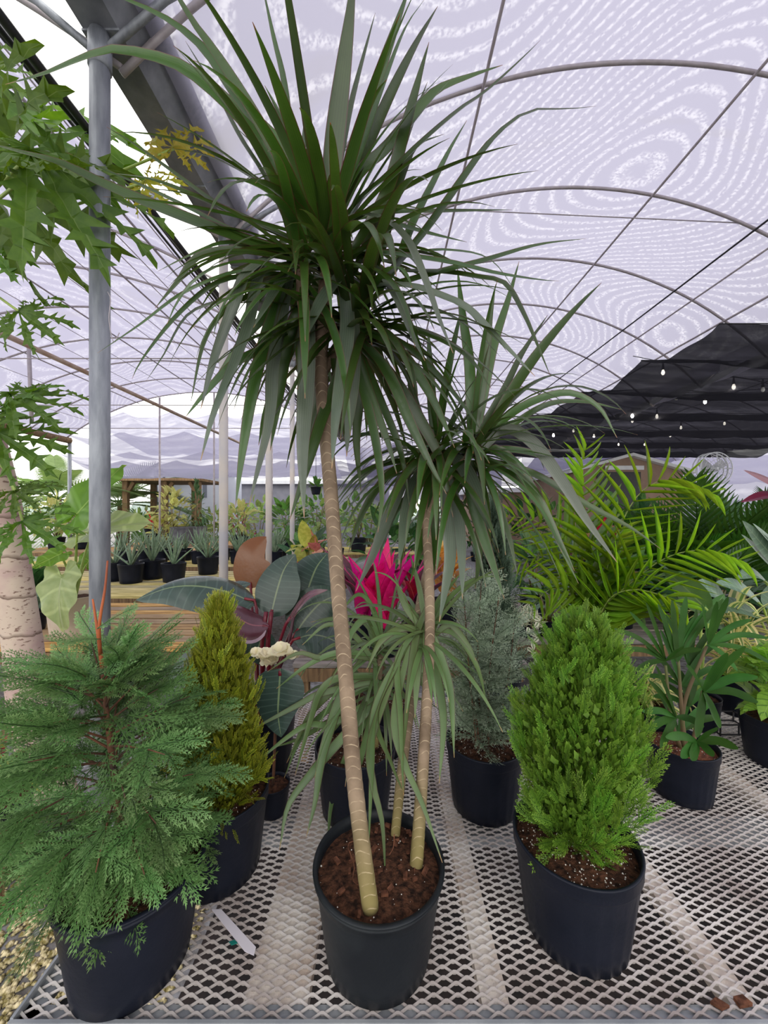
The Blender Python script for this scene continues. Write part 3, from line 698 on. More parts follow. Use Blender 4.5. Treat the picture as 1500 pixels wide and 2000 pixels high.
LC = [
 ([(925,870),(948,740),(965,665),(990,590),(1014,510)],Cd,.08,23),
 ([(945,855),(1013,745),(1067,670),(1130,597),(1175,552)],Cd,-.03,22),
 ([(920,860),(917,720),(903,615),(893,520)],Cd,.08,21),
 ([(925,850),(945,720),(957,620),(968,555)],Cd,.05,18),
 ([(850,880),(842,780),(838,690),(836,640)],Cd,.05,20),
 ([(855,870),(870,760),(885,680),(905,590)],Cd,.1,18),
 ([(930,850),(985,760),(1020,690),(1070,615)],Cd,.12,13),
 ([(940,870),(985,820),(1040,785),(1110,768),(1168,795),(1205,855)],Cd,-.08,17),
 ([(945,870),(1000,830),(1070,790),(1140,785),(1215,800)],Cd,.05,12),
 ([(940,880),(986,838),(1040,864),(1093,933),(1147,1018),(1205,1098)],Cd,-.15,22),
 ([(935,890),(976,880),(1040,960),(1093,1060),(1122,1115)],Cd,-.1,23),
 ([(935,895),(1040,925),(1147,987),(1230,1030),(1290,1072)],Cd,-.05,15),
 ([(930,900),(1010,935),(1060,1000),(1100,1080),(1130,1140)],Cd,.0,16),
 ([(870,880),(890,895),(915,930),(944,997),(958,1040)],Cd,-.14,28),
 ([(875,930),(883,960),(896,1030),(901,1110),(903,1170)],Cd,-.12,24),
 ([(865,930),(872,980),(880,1080),(870,1150),(858,1215)],Cd,-.13,25),
 ([(840,910),(800,920),(765,995),(730,1083),(695,1155)],Cd,-.12,25),
 ([(840,920),(815,935),(795,1003),(779,1102)],Cd,-.12,26),
 ([(830,910),(770,920),(715,990),(680,1080)],Cd,-.05,18),
 ([(830,900),(760,905),(700,930),(655,980)],Cd,.02,16),
 ([(910,910),(925,985),(945,1050),(962,1100),(985,1170)],Cd,-.1,22),
 ([(925,900),(960,960),(990,1040),(1010,1120)],Cd,-.03,20),
 ([(850,920),(840,1000),(820,1070),(800,1140)],Cd,.03,20),
 ([(850,920),(850,1010),(845,1100),(838,1180)],Cd,.05,18),
 ([(840,900),(770,860),(700,850),(640,880)],Cd,.08,15),
 ([(930,880),(1010,880),(1070,900),(1120,950)],Cd,.06,16),
 ([(920,900),(935,1000),(935,1090),(928,1150)],Cd,.05,20),
 ([(850,880),(800,800),(770,740),(750,690)],Cd,.1,18),
 ([(845,880),(810,790),(800,720),(795,660)],Cd,.03,18),
]
for k, (p, d0, dz, w) in enumerate(LC): trace_leaf(c_right if p[0][0] < 880 else c_rt2, p, d0, dz, w, M_drsheen if dz <= -.12 else M_drac)
head(c_right, W(848, 890, Cd + .01), 30, .22, .38, .014, .022, -.4, 1.2, RD, (.3, 1.2))
head(c_rt2, W(926, 872, Cd), 26, .24, .40, .014, .022, -.2, 1.3, RD, (.3, 1.1))
head_stuff(c_right, W(846, 895, Cd + .01), 30, .2, .36, .014, .021, -.7, .6, random.Random(34))
head_stuff(c_rt2, W(924, 880, Cd), 30, .2, .36, .014, .021, -.7, .6, random.Random(35))
M_drac2 = leafmat('young_dragon_leaf', (0.085, 0.150, 0.052), (0.140, 0.225, 0.085), 0.36, 0.33, lines=.08, edge=(0.08, 0.06, 0.03), tip=((0.42, 0.26, 0.10), 0.95), nscale=6, vary=0.2)
Ed = .98
LE = [
 ([(838,1180),(815,1240),(800,1344),(786,1485)],Ed,-.06,17),([(815,1230),(778,1290),(783,1400),(788,1555)],Ed,-.08,15),
 ([(838,1225),(850,1257),(877,1344),(887,1480)],Ed,-.1,19),([(842,1230),(848,1290),(866,1400),(858,1530)],Ed,-.07,17),
 ([(830,1220),(835,1290),(840,1330),(843,1372)],Ed,-.1,14),([(800,1250),(735,1380),(727,1500),(720,1660)],Ed,-.08,15),
 ([(790,1260),(725,1440),(728,1530),(746,1606),(753,1722)],Ed,-.1,16),([(800,1260),(770,1400),(790,1490),(825,1570),(864,1685)],Ed,-.12,15),
 ([(790,1270),(735,1390),(765,1490),(790,1552)],Ed,-.05,16),([(822,1240),(815,1300),(810,1402)],Ed,-.06,17),
 ([(850,1230),(890,1240),(930,1300),(950,1370)],Ed,.0,13),([(840,1220),(860,1170),(900,1120)],Ed,.05,13),
 ([(825,1230),(790,1180),(770,1120)],Ed,.06,13),([(830,1220),(820,1150),(800,1080)],Ed,.08,12),
 ([(850,1240),(880,1220),(915,1260),(930,1290)],Ed,-.05,12),([(845,1235),(862,1180),(880,1110),(872,1070)],Ed,.06,14),
 ([(830,1240),(790,1225),(745,1250),(715,1310)],Ed,-.05,15),
]
for p, d0, dz, w in LE: trace_leaf(c_back, p, d0, dz, w, M_drac2)
head(c_back, W(828, 1238, Ed), 22, .16, .30, .011, .017, -.2, 1.3, RD, (.3, 1.0), mat=M_drac2)
# thin roots on the soil
for k, p in enumerate(([(700, 1640), (680, 1650), (692, 1690), (690, 1720), (712, 1735)], [(770, 1630), (768, 1655), (760, 1670)], [(810, 1695), (808, 1715), (806, 1722)])):
    t = MB(); t.tube(smooth([W(a, b, .835 if k == 0 else .87) for a, b in p], 14), 0.0012, 5); t.build('root', M_bark, drac)

# ------------------------------------------------------------------ small dragon tree behind
d2 = thing('dragon_tree', 'small grassy dragon tree in a black pot behind the tall one', 'potted plant', (-0.0985, 1.32, BZ))
pot(d2, (-0.0985, 1.32, BZ), 0.137, 0.112, 0.222, rs=8, perl=120)
c2_, _ = None, None
P = [W(733, 1520, 1.33), W(735, 1420, 1.34), W(740, 1330, 1.34), W(745, 1250, 1.34)]
c2_ = cane_mesh(P, 0.011, 0.010).build('cane', M_cane, d2)
Fd = 1.28
LF = [
 ([(735,1330),(664,1345),(619,1357),(574,1381),(482,1430)],Fd,-.1,13),([(735,1360),(650,1412),(600,1415),(547,1450),(495,1495)],Fd,-.1,13),
 ([(735,1320),(660,1325),(626,1352),(607,1407),(576,1515)],Fd,-.12,15),([(735,1320),(680,1335),(634,1460),(615,1569),(598,1635)],Fd,-.2,20),
 ([(735,1370),(660,1450),(600,1520),(562,1576),(546,1660)],Fd,-.2,18),([(735,1290),(680,1280),(626,1285),(581,1276),(522,1312)],Fd,-.05,11),
 ([(735,1280),(660,1275),(600,1300),(540,1345)],Fd,-.05,12),([(735,1320),(680,1330),(610,1390),(560,1490)],Fd,-.05,13),
 ([(735,1300),(690,1240),(640,1220),(590,1260)],Fd,-.03,12),([(735,1380),(690,1450),(650,1560),(640,1660)],Fd,-.1,15),
 ([(745,1330),(720,1420),(700,1500),(685,1600)],Fd,-.08,15),([(745,1260),(730,1190),(700,1160),(660,1200)],Fd,.0,12),
 ([(745,1260),(720,1210),(690,1230),(670,1290)],Fd,-.1,15),([(750,1260),(790,1240),(820,1290),(830,1370)],Fd,-.05,13),
 ([(735,1380),(660,1400),(590,1440),(535,1460)],Fd,.02,11),([(740,1330),(650,1380),(590,1440),(555,1520)],Fd,.02,12),
]
for p, d0, dz, w in LF: trace_leaf(c2_, p, d0, dz, w, M_drac2)
head(c2_, W(742, 1265, 1.34), 44, .22, .42, .010, .016, -.3, 1.3, RD, (.5, 1.3), mat=M_drac2, spread=.02)
head(c2_, W(738, 1340, 1.34), 26, .22, .40, .010, .016, -.3, .8, RD, (.5, 1.3), mat=M_drac2, spread=.02)

# ------------------------------------------------------------------ conifers
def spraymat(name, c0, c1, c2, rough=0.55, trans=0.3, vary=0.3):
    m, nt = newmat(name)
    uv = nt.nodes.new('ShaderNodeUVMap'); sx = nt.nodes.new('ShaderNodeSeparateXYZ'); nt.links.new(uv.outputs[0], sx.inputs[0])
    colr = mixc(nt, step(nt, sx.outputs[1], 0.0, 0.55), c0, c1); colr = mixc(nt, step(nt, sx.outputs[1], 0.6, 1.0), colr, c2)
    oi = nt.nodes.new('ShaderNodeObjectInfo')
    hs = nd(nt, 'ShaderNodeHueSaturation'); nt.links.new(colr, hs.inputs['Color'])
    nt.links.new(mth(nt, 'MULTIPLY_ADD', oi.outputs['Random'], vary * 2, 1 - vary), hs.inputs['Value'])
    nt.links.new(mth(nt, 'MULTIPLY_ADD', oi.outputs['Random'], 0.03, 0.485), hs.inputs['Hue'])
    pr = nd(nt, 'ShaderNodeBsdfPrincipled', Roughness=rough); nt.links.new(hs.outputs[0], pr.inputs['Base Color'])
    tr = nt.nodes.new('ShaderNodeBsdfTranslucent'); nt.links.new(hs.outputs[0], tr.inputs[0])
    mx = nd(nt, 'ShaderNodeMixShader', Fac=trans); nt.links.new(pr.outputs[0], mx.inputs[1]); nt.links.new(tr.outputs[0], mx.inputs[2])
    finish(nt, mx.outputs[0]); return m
def spray_mesh(name, mat, seed, pairs=13, side=0.42, ang=0.8, sub=0.10, subw=0.022, droop=0.12, gap=0.05, jit=0.06, taper=0.75, multi=1):
    r = random.Random(seed); mb = MB()
    for c in range(multi):
        if multi == 1: T = Matrix.Identity(4)
        else:
            T = Matrix.Translation((r.uniform(-.16, .16), r.uniform(0, .5), r.uniform(-.14, .14))) @ Matrix.Rotation(r.uniform(-.45, .45), 4, 'Z') @ Matrix.Rotation(r.uniform(-.35, .35), 4, 'X') @ Matrix.Rotation(r.uniform(-1.2, 1.2), 4, 'Y') @ Matrix.Scale(r.uniform(.38, .58), 4)
        def quad(p, d, n, L, w, v0, v1):
            s = d.cross(n).normalized(); i = len(mb.v)
            for q, uv in ((p - s * w * .2, (0, v0)), (p + d * L * .3 - s * w * .5, (0, (v0 + v1) / 2)), (p + d * L, (.5, v1)), (p + d * L * .3 + s * w * .5, (1, (v0 + v1) / 2)), (p + s * w * .2, (1, v0))): mb.add(T @ q, uv)
            mb.f.append([i, i + 1, i + 2, i + 3, i + 4])
        ax = lambda t: V((0.05 * math.sin(t * 3 + seed + c), t, -droop * t * t))
        k0 = len(mb.u); mb.tube([T @ ax(k / 6) for k in range(7)], [(0.010 * (1 - k / 7) + 0.003) * (1 if multi == 1 else .5) for k in range(7)], 3, cap=False)
        for k in range(k0, len(mb.u)): mb.u[k] = (0.5, 0.0)
        up = V((0, 0, 1))
        for i in range(pairs):
            t = 0.06 + 0.9 * i / pairs
            for sg in (-1, 1):
                tt = t + (0.03 if sg > 0 else 0) + r.uniform(-.012, .012); p0 = ax(tt)
                L = side * (1 - tt) ** taper * (0.5 + 0.5 * min(1, tt * 4)) * r.uniform(.7, 1.2) + 0.05
                a = ang * r.uniform(.8, 1.2); d = V((sg * math.sin(a), math.cos(a), r.uniform(-jit, jit) - droop * tt)).normalized()
                m = max(2, int(L / gap)); q0 = p0.copy()
                for j in range(m):
                    s = (j + 0.7) / m; p = p0 + d * (L * s) + V((0, 0.15 * s * s * L, -1.2 * droop * s * s * L))
                    quad(q0, (p - q0).normalized(), up, (p - q0).length * 1.25, subw * .8, 0.2 + .4 * s, 0.3 + .5 * s); q0 = p
                    s2 = 1 if j % 2 else -1
                    for s2 in ((-1, 1) if multi == 1 else (s2,)):
                        a2 = 0.62 * r.uniform(.7, 1.25); cc, sn = math.cos(a2 * s2), math.sin(a2 * s2)
                        d2 = V((d.x * cc - d.y * sn, d.x * sn + d.y * cc, d.z + r.uniform(-.2, .2))).normalized()
                        quad(p, d2, up, sub * (1 - .55 * s) * r.uniform(.65, 1.3), subw, 0.3 + .3 * s, 0.72 + .28 * s)
                quad(q0, d, up, sub * .8, subw, .6, 1.0)
    return mb.mesh(name, mat)
def lin(tab):
    def f(h):
        for (a, x), (b, y) in zip(tab, tab[1:]):
            if h <= b: return x + (y - x) * (h - a) / max(1e-6, b - a)
        return tab[-1][1]
    return f
M_ctrunk = plain('conifer_bark', srgb(62, 47, 37), srgb(112, 70, 48), 0.85, 20, 0, 0.3)
M_red = plain('red_shoot', srgb(176, 92, 50), srgb(140, 70, 42), 0.6, 12)
def trunk(parent, P, r0, r1, mat=None, name='trunk'):
    mb = MB(); Q = smooth(P, 24); mb.tube(Q, [r0 + (r1 - r0) * k / 24 for k in range(25)], 8); mb.build(name, mat or M_ctrunk, parent)
    return lambda h: Q[min(24, int(h * 24))].lerp(Q[min(24, int(h * 24) + 1)], h * 24 - int(h * 24)) if h < 1 else Q[24]

# bushy blue-green cypress, front left
RC = random.Random(11)
cy = thing('cypress_tree', 'bushy blue-green feathery cypress in a black pot at the front left', 'potted plant', (-0.568, 0.87, BZ))
pot(cy, (-0.568, 0.872, BZ), 0.146, 0.116, 0.222, M_pot, ribs=0, band=False, rs=15, perl=110, soilz=.86)
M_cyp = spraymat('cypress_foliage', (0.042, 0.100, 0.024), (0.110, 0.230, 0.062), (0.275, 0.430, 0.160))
Tf = trunk(cy, [W(240, 1705, .87), W(228, 1560, .88), W(216, 1460, .88), W(208, 1390, .88), W(201, 1318, .88)], 0.009, 0.0045)
mb = MB(); mb.tube(smooth([W(200, 1305, .88), W(190, 1230, .88), W(181, 1170, .88)], 10), [.005 - .0003 * k for k in range(11)], 7); mb.build('shoot', M_red, cy)
mb = MB(); mb.tube(smooth([W(196, 1280, .88), W(194, 1220, .86), W(205, 1150, .86), W(210, 1095, .86)], 10), [.004 - .0002 * k for k in range(11)], 7); mb.build('shoot', M_red, cy)
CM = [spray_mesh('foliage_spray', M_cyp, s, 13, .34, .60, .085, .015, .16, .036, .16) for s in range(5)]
prof = lin([(0, .12), (.1, .17), (.25, .215), (.5, .225), (.7, .20), (.85, .16), (1, .10)])
mbt = MB(); cnt = 0
for b in range(62):
    h = 0.02 + 0.96 * (b + .5) / 62; az = b * 2.39996 + RC.uniform(-.3, .3); L = prof(h) * RC.uniform(.8, 1.12); e = -0.12 + 0.95 * h + RC.uniform(-.15, .2)
    if h < .3 and math.cos(az) > -.25 and math.sin(az) < .6: L *= .5 + h; e += .25
    p0 = Tf(h); d = V((math.cos(az) * math.cos(e), math.sin(az) * math.cos(e), math.sin(e)))
    pts = [p0 + d * (L * s) + V((0, 0, -0.22 * L * s * s * (1.2 - h))) for s in (0, .25, .5, .75, 1)]
    mbt.tube(pts, [.0028, .0024, .002, .0015, .001], 5)
    tng = [(pts[min(4, i + 1)] - pts[max(0, i - 1)]).normalized() for i in range(5)]
    lat = d.cross(V((0, 0, 1))).normalized()
    for k, (i, sg) in enumerate(((4, 0), (3, 1), (3, -1), (2, 1))):
        if cnt >= 296: break
        dd = (tng[i] + lat * sg * 0.75 + V((RC.uniform(-.2, .2), RC.uniform(-.2, .2), RC.uniform(-.2, .3)))).normalized()
        nn = (V((0, 0, 1)) + V((RC.uniform(-.9, .9), RC.uniform(-1.2, .2), 0)))
        inst(RC.choice(CM), 'foliage_spray', frame(pts[i] - dd * .05, dd, nn, RC.uniform(.11, .18)), cy); cnt += 1
mbt.build('branches', M_ctrunk, cy)
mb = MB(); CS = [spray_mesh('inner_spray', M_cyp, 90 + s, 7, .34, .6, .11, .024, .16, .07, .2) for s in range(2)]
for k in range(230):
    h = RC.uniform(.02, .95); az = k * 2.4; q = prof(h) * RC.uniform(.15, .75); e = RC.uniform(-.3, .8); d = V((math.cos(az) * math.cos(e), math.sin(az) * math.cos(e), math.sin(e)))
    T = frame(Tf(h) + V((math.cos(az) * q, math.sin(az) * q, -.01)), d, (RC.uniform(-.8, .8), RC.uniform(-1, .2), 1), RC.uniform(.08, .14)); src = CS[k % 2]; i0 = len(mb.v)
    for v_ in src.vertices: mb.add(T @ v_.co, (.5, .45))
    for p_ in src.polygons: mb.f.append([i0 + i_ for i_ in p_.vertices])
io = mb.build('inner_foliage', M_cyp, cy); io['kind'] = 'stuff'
for k, (pts, d) in enumerate((([(198, 1290), (240, 1260), (262, 1215)], .86), ([(196, 1250), (150, 1230), (105, 1250)], .86), ([(192, 1225), (230, 1190), (262, 1175)], .86), ([(205, 1320), (260, 1270), (300, 1230)], .88))):
    a = W(*pts[0], d); c = W(*pts[-1], d - .03)
    inst(CM[k % 5], 'foliage_spray', frame(a, c - a, (0, -.6, 1), (c - a).length * .9), cy)

# arborvitae pair
def thuja(th, base, top, prof, n, mats, size, seed, lean=0.55, inner=True):
    r = random.Random(seed); Tf = trunk(th, [base, (base + top) / 2, top], 0.010, 0.003)
    H = (top - base).length; mb = MB()
    for k in range(6500):
        h = r.random() ** 1.1; az = r.uniform(0, 6.283); q = prof(h) * math.sqrt(r.uniform(.02, .72)); out = V((math.cos(az), math.sin(az), 0)); p = Tf(h) + out * q
        d = (V((0, 0, 1)) + out * r.uniform(.1, .7) + V((r.uniform(-.3, .3), r.uniform(-.3, .3), 0))).normalized(); s_ = d.cross(V((r.uniform(-1, 1), r.uniform(-1, 1), .2))).normalized(); L = size * r.uniform(.10, .2); w = L * .3; i = len(mb.v)
        mb.add(p, (.5, .1)); mb.add(p + d * L * .4 - s_ * w, (0, .5)); mb.add(p + d * L, (.5, .8)); mb.add(p + d * L * .4 + s_ * w, (1, .5)); mb.f.append([i, i + 1, i + 2, i + 3])
    io = mb.build('inner_foliage', mats[0].materials[0], th); io['kind'] = 'stuff'
    ms = mats
    for k in range(n):
        h = ((k + .5) / n) ** 0.9; az = k * 2.39996 + r.uniform(-.4, .4); rad = prof(h)
        q = r.uniform(.5, .86) if k % 3 else r.uniform(.2, .5)
        out = V((math.cos(az), math.sin(az), 0)); s = size * r.uniform(.75, 1.15) * (1 - .35 * h)
        p = Tf(h) + out * rad * q - V((0, 0, s * .25))
        up = lean if h > .12 else 1.4
        d = (V((0, 0, 1)) + out * (up * (1 - .6 * h)) * r.uniform(.5, 1.3) + V((r.uniform(-.15, .15), r.uniform(-.15, .15), 0))).normalized()
        if h < .12: d = (out + V((0, 0, r.uniform(.3, 1.4)))).normalized()
        tan = V((-math.sin(az), math.cos(az), 0))
        nn = (tan * (1 if r.random() < .75 else .35) + out * r.uniform(-.7, .7))
        inst(r.choice(ms), 'foliage_spray', frame(p, d, nn, s), th)
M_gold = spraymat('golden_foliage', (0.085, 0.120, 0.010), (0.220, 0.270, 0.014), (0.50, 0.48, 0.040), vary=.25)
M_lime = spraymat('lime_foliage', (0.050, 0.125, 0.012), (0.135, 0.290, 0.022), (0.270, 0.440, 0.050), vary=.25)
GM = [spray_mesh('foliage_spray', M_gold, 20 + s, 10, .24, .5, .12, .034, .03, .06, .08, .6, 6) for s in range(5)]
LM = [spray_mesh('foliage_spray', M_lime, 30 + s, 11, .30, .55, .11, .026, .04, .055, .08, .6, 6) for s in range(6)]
gt = thing('golden_arborvitae', 'narrow cone-shaped golden-green arborvitae in a black pot behind the cypress', 'potted plant', (-0.476, 1.10, BZ))
zs = pot(gt, (-0.476, 1.10, BZ), 0.140, 0.115, 0.224, rs=22, perl=130)
thuja(gt, V((-.475, 1.10, zs)), W(428, 1182, 1.08), lin([(0, .085), (.08, .125), (.25, .128), (.5, .105), (.75, .07), (.92, .03), (1, .008)]), 290, GM, 0.125, 5, .35)
tj = thing('green_arborvitae', 'egg-shaped bright green arborvitae in a black pot at the front right', 'potted plant', (0.468, 0.94, BZ))
zs = pot(tj, (0.468, 0.943, BZ), 0.143, 0.116, 0.224, rs=31, perl=260)
thuja(tj, V((.470, .955, zs + .01)), W(1146, 1222, .96), lin([(0, .015), (.07, .04), (.15, .085), (.25, .135), (.38, .158), (.5, .160), (.7, .138), (.85, .105), (.95, .065), (1, .03)]), 298, LM, 0.135, 9, .35)
# wispy blue juniper
ju = thing('blue_juniper', 'wispy silver-blue juniper in a ribbed black pot right of the canes', 'potted plant', (0.348, 1.335, BZ))
zs = pot(ju, (0.348, 1.335, BZ), 0.130, 0.108, 0.226, rs=41, perl=140)
M_jun = spraymat('juniper_foliage', (0.10, 0.14, 0.085), (0.26, 0.34, 0.23), (0.50, 0.58, 0.44), vary=.25)
JM = [spray_mesh('foliage_spray', M_jun, 50 + s, 8, .40, .65, .13, .022, .05, .08, .35, .6) for s in range(4)]
RJ = random.Random(4)
for (x0, x1, y1, n) in ((930, 905, 1150, 46), (945, 940, 1135, 60), (950, 975, 1160, 54), (960, 1005, 1215, 44), (935, 890, 1260, 40)):
    a = V(((x0 - 750) / F * 1.335, 1.335 + RJ.uniform(-.03, .03), zs)); b = W(x1, y1, 1.33 + RJ.uniform(-.06, .06)); mid = (a + b) / 2 + V((RJ.uniform(-.02, .02), 0, 0))
    Tf = trunk(ju, [a, mid, b], .0035, .0014, M_ctrunk, 'branch')
    for k in range(n):
        h = .06 + .94 * k / n; az = k * 2.4; e = RJ.uniform(.1, 1.0)
        d = V((math.cos(az) * math.cos(e), math.sin(az) * math.cos(e), math.sin(e)))
        inst(RJ.choice(JM), 'foliage_spray', frame(Tf(h), d, (RJ.uniform(-1, 1), RJ.uniform(-1, 1), .6), RJ.uniform(.09, .16) * (1.1 - .4 * h)), ju)
# taller dark juniper column behind it
jc = thing('upright_juniper', 'tall dusky blue column juniper behind the wispy one', 'potted plant', (0.58, 1.92, BZ))
zs = pot(jc, (0.555, 1.92, BZ), 0.125, 0.105, 0.22, rs=42, perl=0)
M_jud = spraymat('dusky_foliage', (0.035, 0.055, 0.035), (0.075, 0.125, 0.080), (0.15, 0.21, 0.14), vary=.25)
JD = [spray_mesh('foliage_spray', M_jud, 60 + s, 10, .3, .6, .10, .026, .05, .06, .15, .6) for s in range(3)]
thuja(jc, V((.555, 1.92, zs)), W(963, 985, 1.9), lin([(0, .09), (.3, .10), (.7, .075), (1, .02)]), 240, JD, .15, 13, .5)

# ------------------------------------------------------------------ philodendron with dark leaves
def ov(w, k=0.72, e=0.75): return lambda t: max(0.0015, w * math.sin(pi * min(1, max(0, t)) ** k) ** e)
ovl = lambda w: ov(w)
ph = thing('philodendron', 'philodendron with big glossy dark grey-green and maroon leaves in a black pot', 'potted plant', (-0.505, 1.52, BZ))
zs = pot(ph, (-0.50, 1.52, BZ), 0.150, 0.125, 0.25, rs=44, perl=40)
M_ph = leafmat('philodendron_leaf', (0.028, 0.050, 0.042), (0.045, 0.075, 0.060), 0.26, 0.05, mid=(0.17, 0.23, 0.12), midw=.05, ribs=75, back=(0.16, 0.052, 0.007), vary=.12, nscale=5, spec=.5)
M_phm = leafmat('maroon_leaf', (0.075, 0.016, 0.022), (0.13, 0.045, 0.055), 0.22, 0.05, mid=(0.25, 0.07, 0.07), midw=.05, back=(0.30, 0.20, 0.24), vary=.05, spec=.8)
M_pet = plain('red_petiole', srgb(120, 18, 34), srgb(90, 20, 40), 0.35, 8)
def broad(parent, pts, d0, dz, w, nref, mat, fold=.10, cup=.0, wave=.0, k=.72, e=.75, n=18, cross=8, name='leaf', pet=None, petm=None, pr_=.006):
    m = len(pts); P = [W(p[0], p[1], d0 + dz * i / (m - 1)) for i, p in enumerate(pts)]; P = smooth(P, n)
    mb = MB(); mb.ribbon(P, ov(w * d0 / F, k, e), nref, fold, cross, wave, cup); o = mb.build(name, mat, parent)
    if pet is not None:
        mid = (P[0] + pet) / 2 + V((0, 0, .02)); t = MB(); t.tube(smooth([pet, mid, P[0], P[2]], 12), pr_, 7); t.build('petiole', petm or M_pet, o)
    return o
root = V((-.49, 1.50, zs))
broad(ph, [(500, 1180), (450, 1158), (390, 1145), (330, 1148), (265, 1172)], 1.52, -.08, 100, (.1, -.55, 1), M_ph, .05, .22, pet=root)
broad(ph, [(490, 1150), (488, 1115), (492, 1080), (520, 1048)], 1.75, .02, 96, (.35, .9, .3), M_ph, .05, .0, k=.62, pet=root)
broad(ph, [(528, 1206), (542, 1150), (556, 1110), (577, 1082)], 1.5, .08, 98, (-.25, -1, .35), M_ph, .04, .05, pet=root)
broad(ph, [(596, 1170), (607, 1135), (620, 1105), (640, 1080)], 1.6, .1, 88, (.2, -1, .3), M_ph, .05, .1, pet=root)
broad(ph, [(525, 1222), (490, 1220), (455, 1200), (425, 1178)], 1.45, -.06, 74, (-.1, -.8, 1), M_phm, .1, .2, pet=root)
broad(ph, [(520, 1232), (490, 1240), (455, 1228), (430, 1205)], 1.43, -.06, 44, (.1, .7, -.8), M_phm, .05, .1)
broad(ph, [(548, 1305), (545, 1350), (543, 1395), (549, 1440)], 1.25, -.02, 98, (0, -1, .35), M_ph, .05, .06, k=.6, pet=root)
broad(ph, [(575, 1240), (600, 1205), (630, 1175), (668, 1160)], 1.5, .05, 95, (.3, -1, .6), M_ph, .05, .1, pet=root)
broad(ph, [(572, 1250), (610, 1240), (650, 1250), (690, 1280)], 1.46, .05, 84, (.1, -.6, 1), M_ph, .05, .1, pet=root)
broad(ph, [(470, 1320), (410, 1300), (360, 1330), (325, 1385)], 1.4, -.05, 92, (-.2, -1, .5), M_ph, .05, .1, pet=root)
broad(ph, [(520, 1230), (505, 1265), (510, 1300)], 1.46, .0, 66, (.1, -1, .3), M_ph, .05, .06, pet=root)
broad(ph, [(560, 1215), (600, 1165), (640, 1152)], 1.42, -.02, 34, (0, -.3, 1), M_phm, .1, .1, pet=root)
broad(ph, [(430, 1175), (455, 1150), (490, 1140)], 1.62, .0, 44, (0, -.4, 1), M_ph, .1, .1)
for x0, x1 in ((512, 520), (524, 530)):
    t = MB(); t.tube(smooth([root, W(x0, 1330, 1.47), W(x0, 1260, 1.46), W(x1, 1195, 1.47)], 12), .0085, 8); t.build('petiole', M_pet, ph)
t = MB(); t.tube(smooth([root, W(560, 1270, 1.47), W(575, 1200, 1.5), W(600, 1160, 1.58)], 12), .006, 8); t.build('petiole', plain('maroon_petiole', srgb(70, 26, 42), None, .35), ph)
# cream flower head
eu = thing('cream_flower', 'ruffled cream-white flower cluster on a short stem beside the golden arborvitae', 'potted plant', (-0.375, 1.30, BZ))
zs = pot(eu, (-0.375, 1.30, BZ), .055, .045, .10, rs=3, perl=0, n=28)
t = MB(); t.tube(smooth([V((-.375, 1.30, zs)), W(540, 1340, 1.29), W(532, 1300, 1.28)], 8), .005, 6); t.build('stem', M_ctrunk, eu)
M_cream = leafmat('cream_petal', srgb(226, 222, 190), srgb(246, 242, 218), .5, .35, vary=.05)
RE = random.Random(8)
for (cx, cy_, n, rr) in ((548, 1276, 18, .045), (520, 1284, 14, .04), (500, 1278, 10, .03), (530, 1296, 10, .04), (572, 1284, 10, .03)):
    for k in range(n):
        a = k * 2.4; e = RE.uniform(.1, 1.2); d = V((math.cos(a) * math.cos(e), math.sin(a) * math.cos(e), math.sin(e)))
        b = W(cx, cy_, 1.28); P = smooth([b, b + d * rr * .5, b + d * rr + V((0, 0, -.006))], 6)
        mb = MB(); mb.ribbon(P, ov(rr * 1.0, .9, .6), (0, -.4, 1), .1, 4, .2); mb.build('petal', M_cream, eu)

# ------------------------------------------------------------------ pot behind the small dragon tree
ex = thing('nursery_pot', 'black nursery pot half hidden behind the small dragon tree', 'pot', (-0.016, 1.66, BZ))
zs = pot(ex, (-0.016, 1.66, BZ), .135, .11, .225, rs=51, perl=100)
t = MB(); t.tube([V((-.016, 1.66, zs - .01)), V((0.0, 1.66, zs + .16))], .006, 6); t.build('stem', M_ctrunk, ex)

# ------------------------------------------------------------------ lady palm
lp = thing('lady_palm', 'lady palm with dark fan leaves in a black pot on the right of the bench', 'potted plant', (1.074, 1.385, BZ))
zs = pot(lp, (1.074, 1.39, BZ), 0.112, 0.092, 0.185, rs=61, perl=60, smat=plain('reddish_soil', srgb(70, 36, 24), srgb(140, 84, 58), .95, 60, 0, .9, 90))
M_lady = leafmat('lady_palm_leaf', (0.020, 0.074, 0.012), (0.040, 0.125, 0.022), .42, .3, lines=.10, ribs=0, vary=.3, nscale=6, spec=.15)
M_stem = plain('green_stem', srgb(92, 98, 52), srgb(120, 92, 70), .6, 12)
def bw(w): return lambda t: w * min(1, .35 + t * 2.2) * (1 - max(0, (t - .72) / .28) ** 2.2 * .75)
for pts in ([(1336, 1465), (1332, 1400), (1325, 1290)], [(1350, 1465), (1360, 1420), (1372, 1350)], [(1340, 1465), (1335, 1380), (1380, 1262)], [(1330, 1465), (1310, 1400), (1300, 1300)]):
    t = MB(); t.tube(smooth([W(x, y, 1.385) for x, y in pts], 12), [.008 - .0003 * k for k in range(13)], 8); t.build('stem', M_stem, lp)
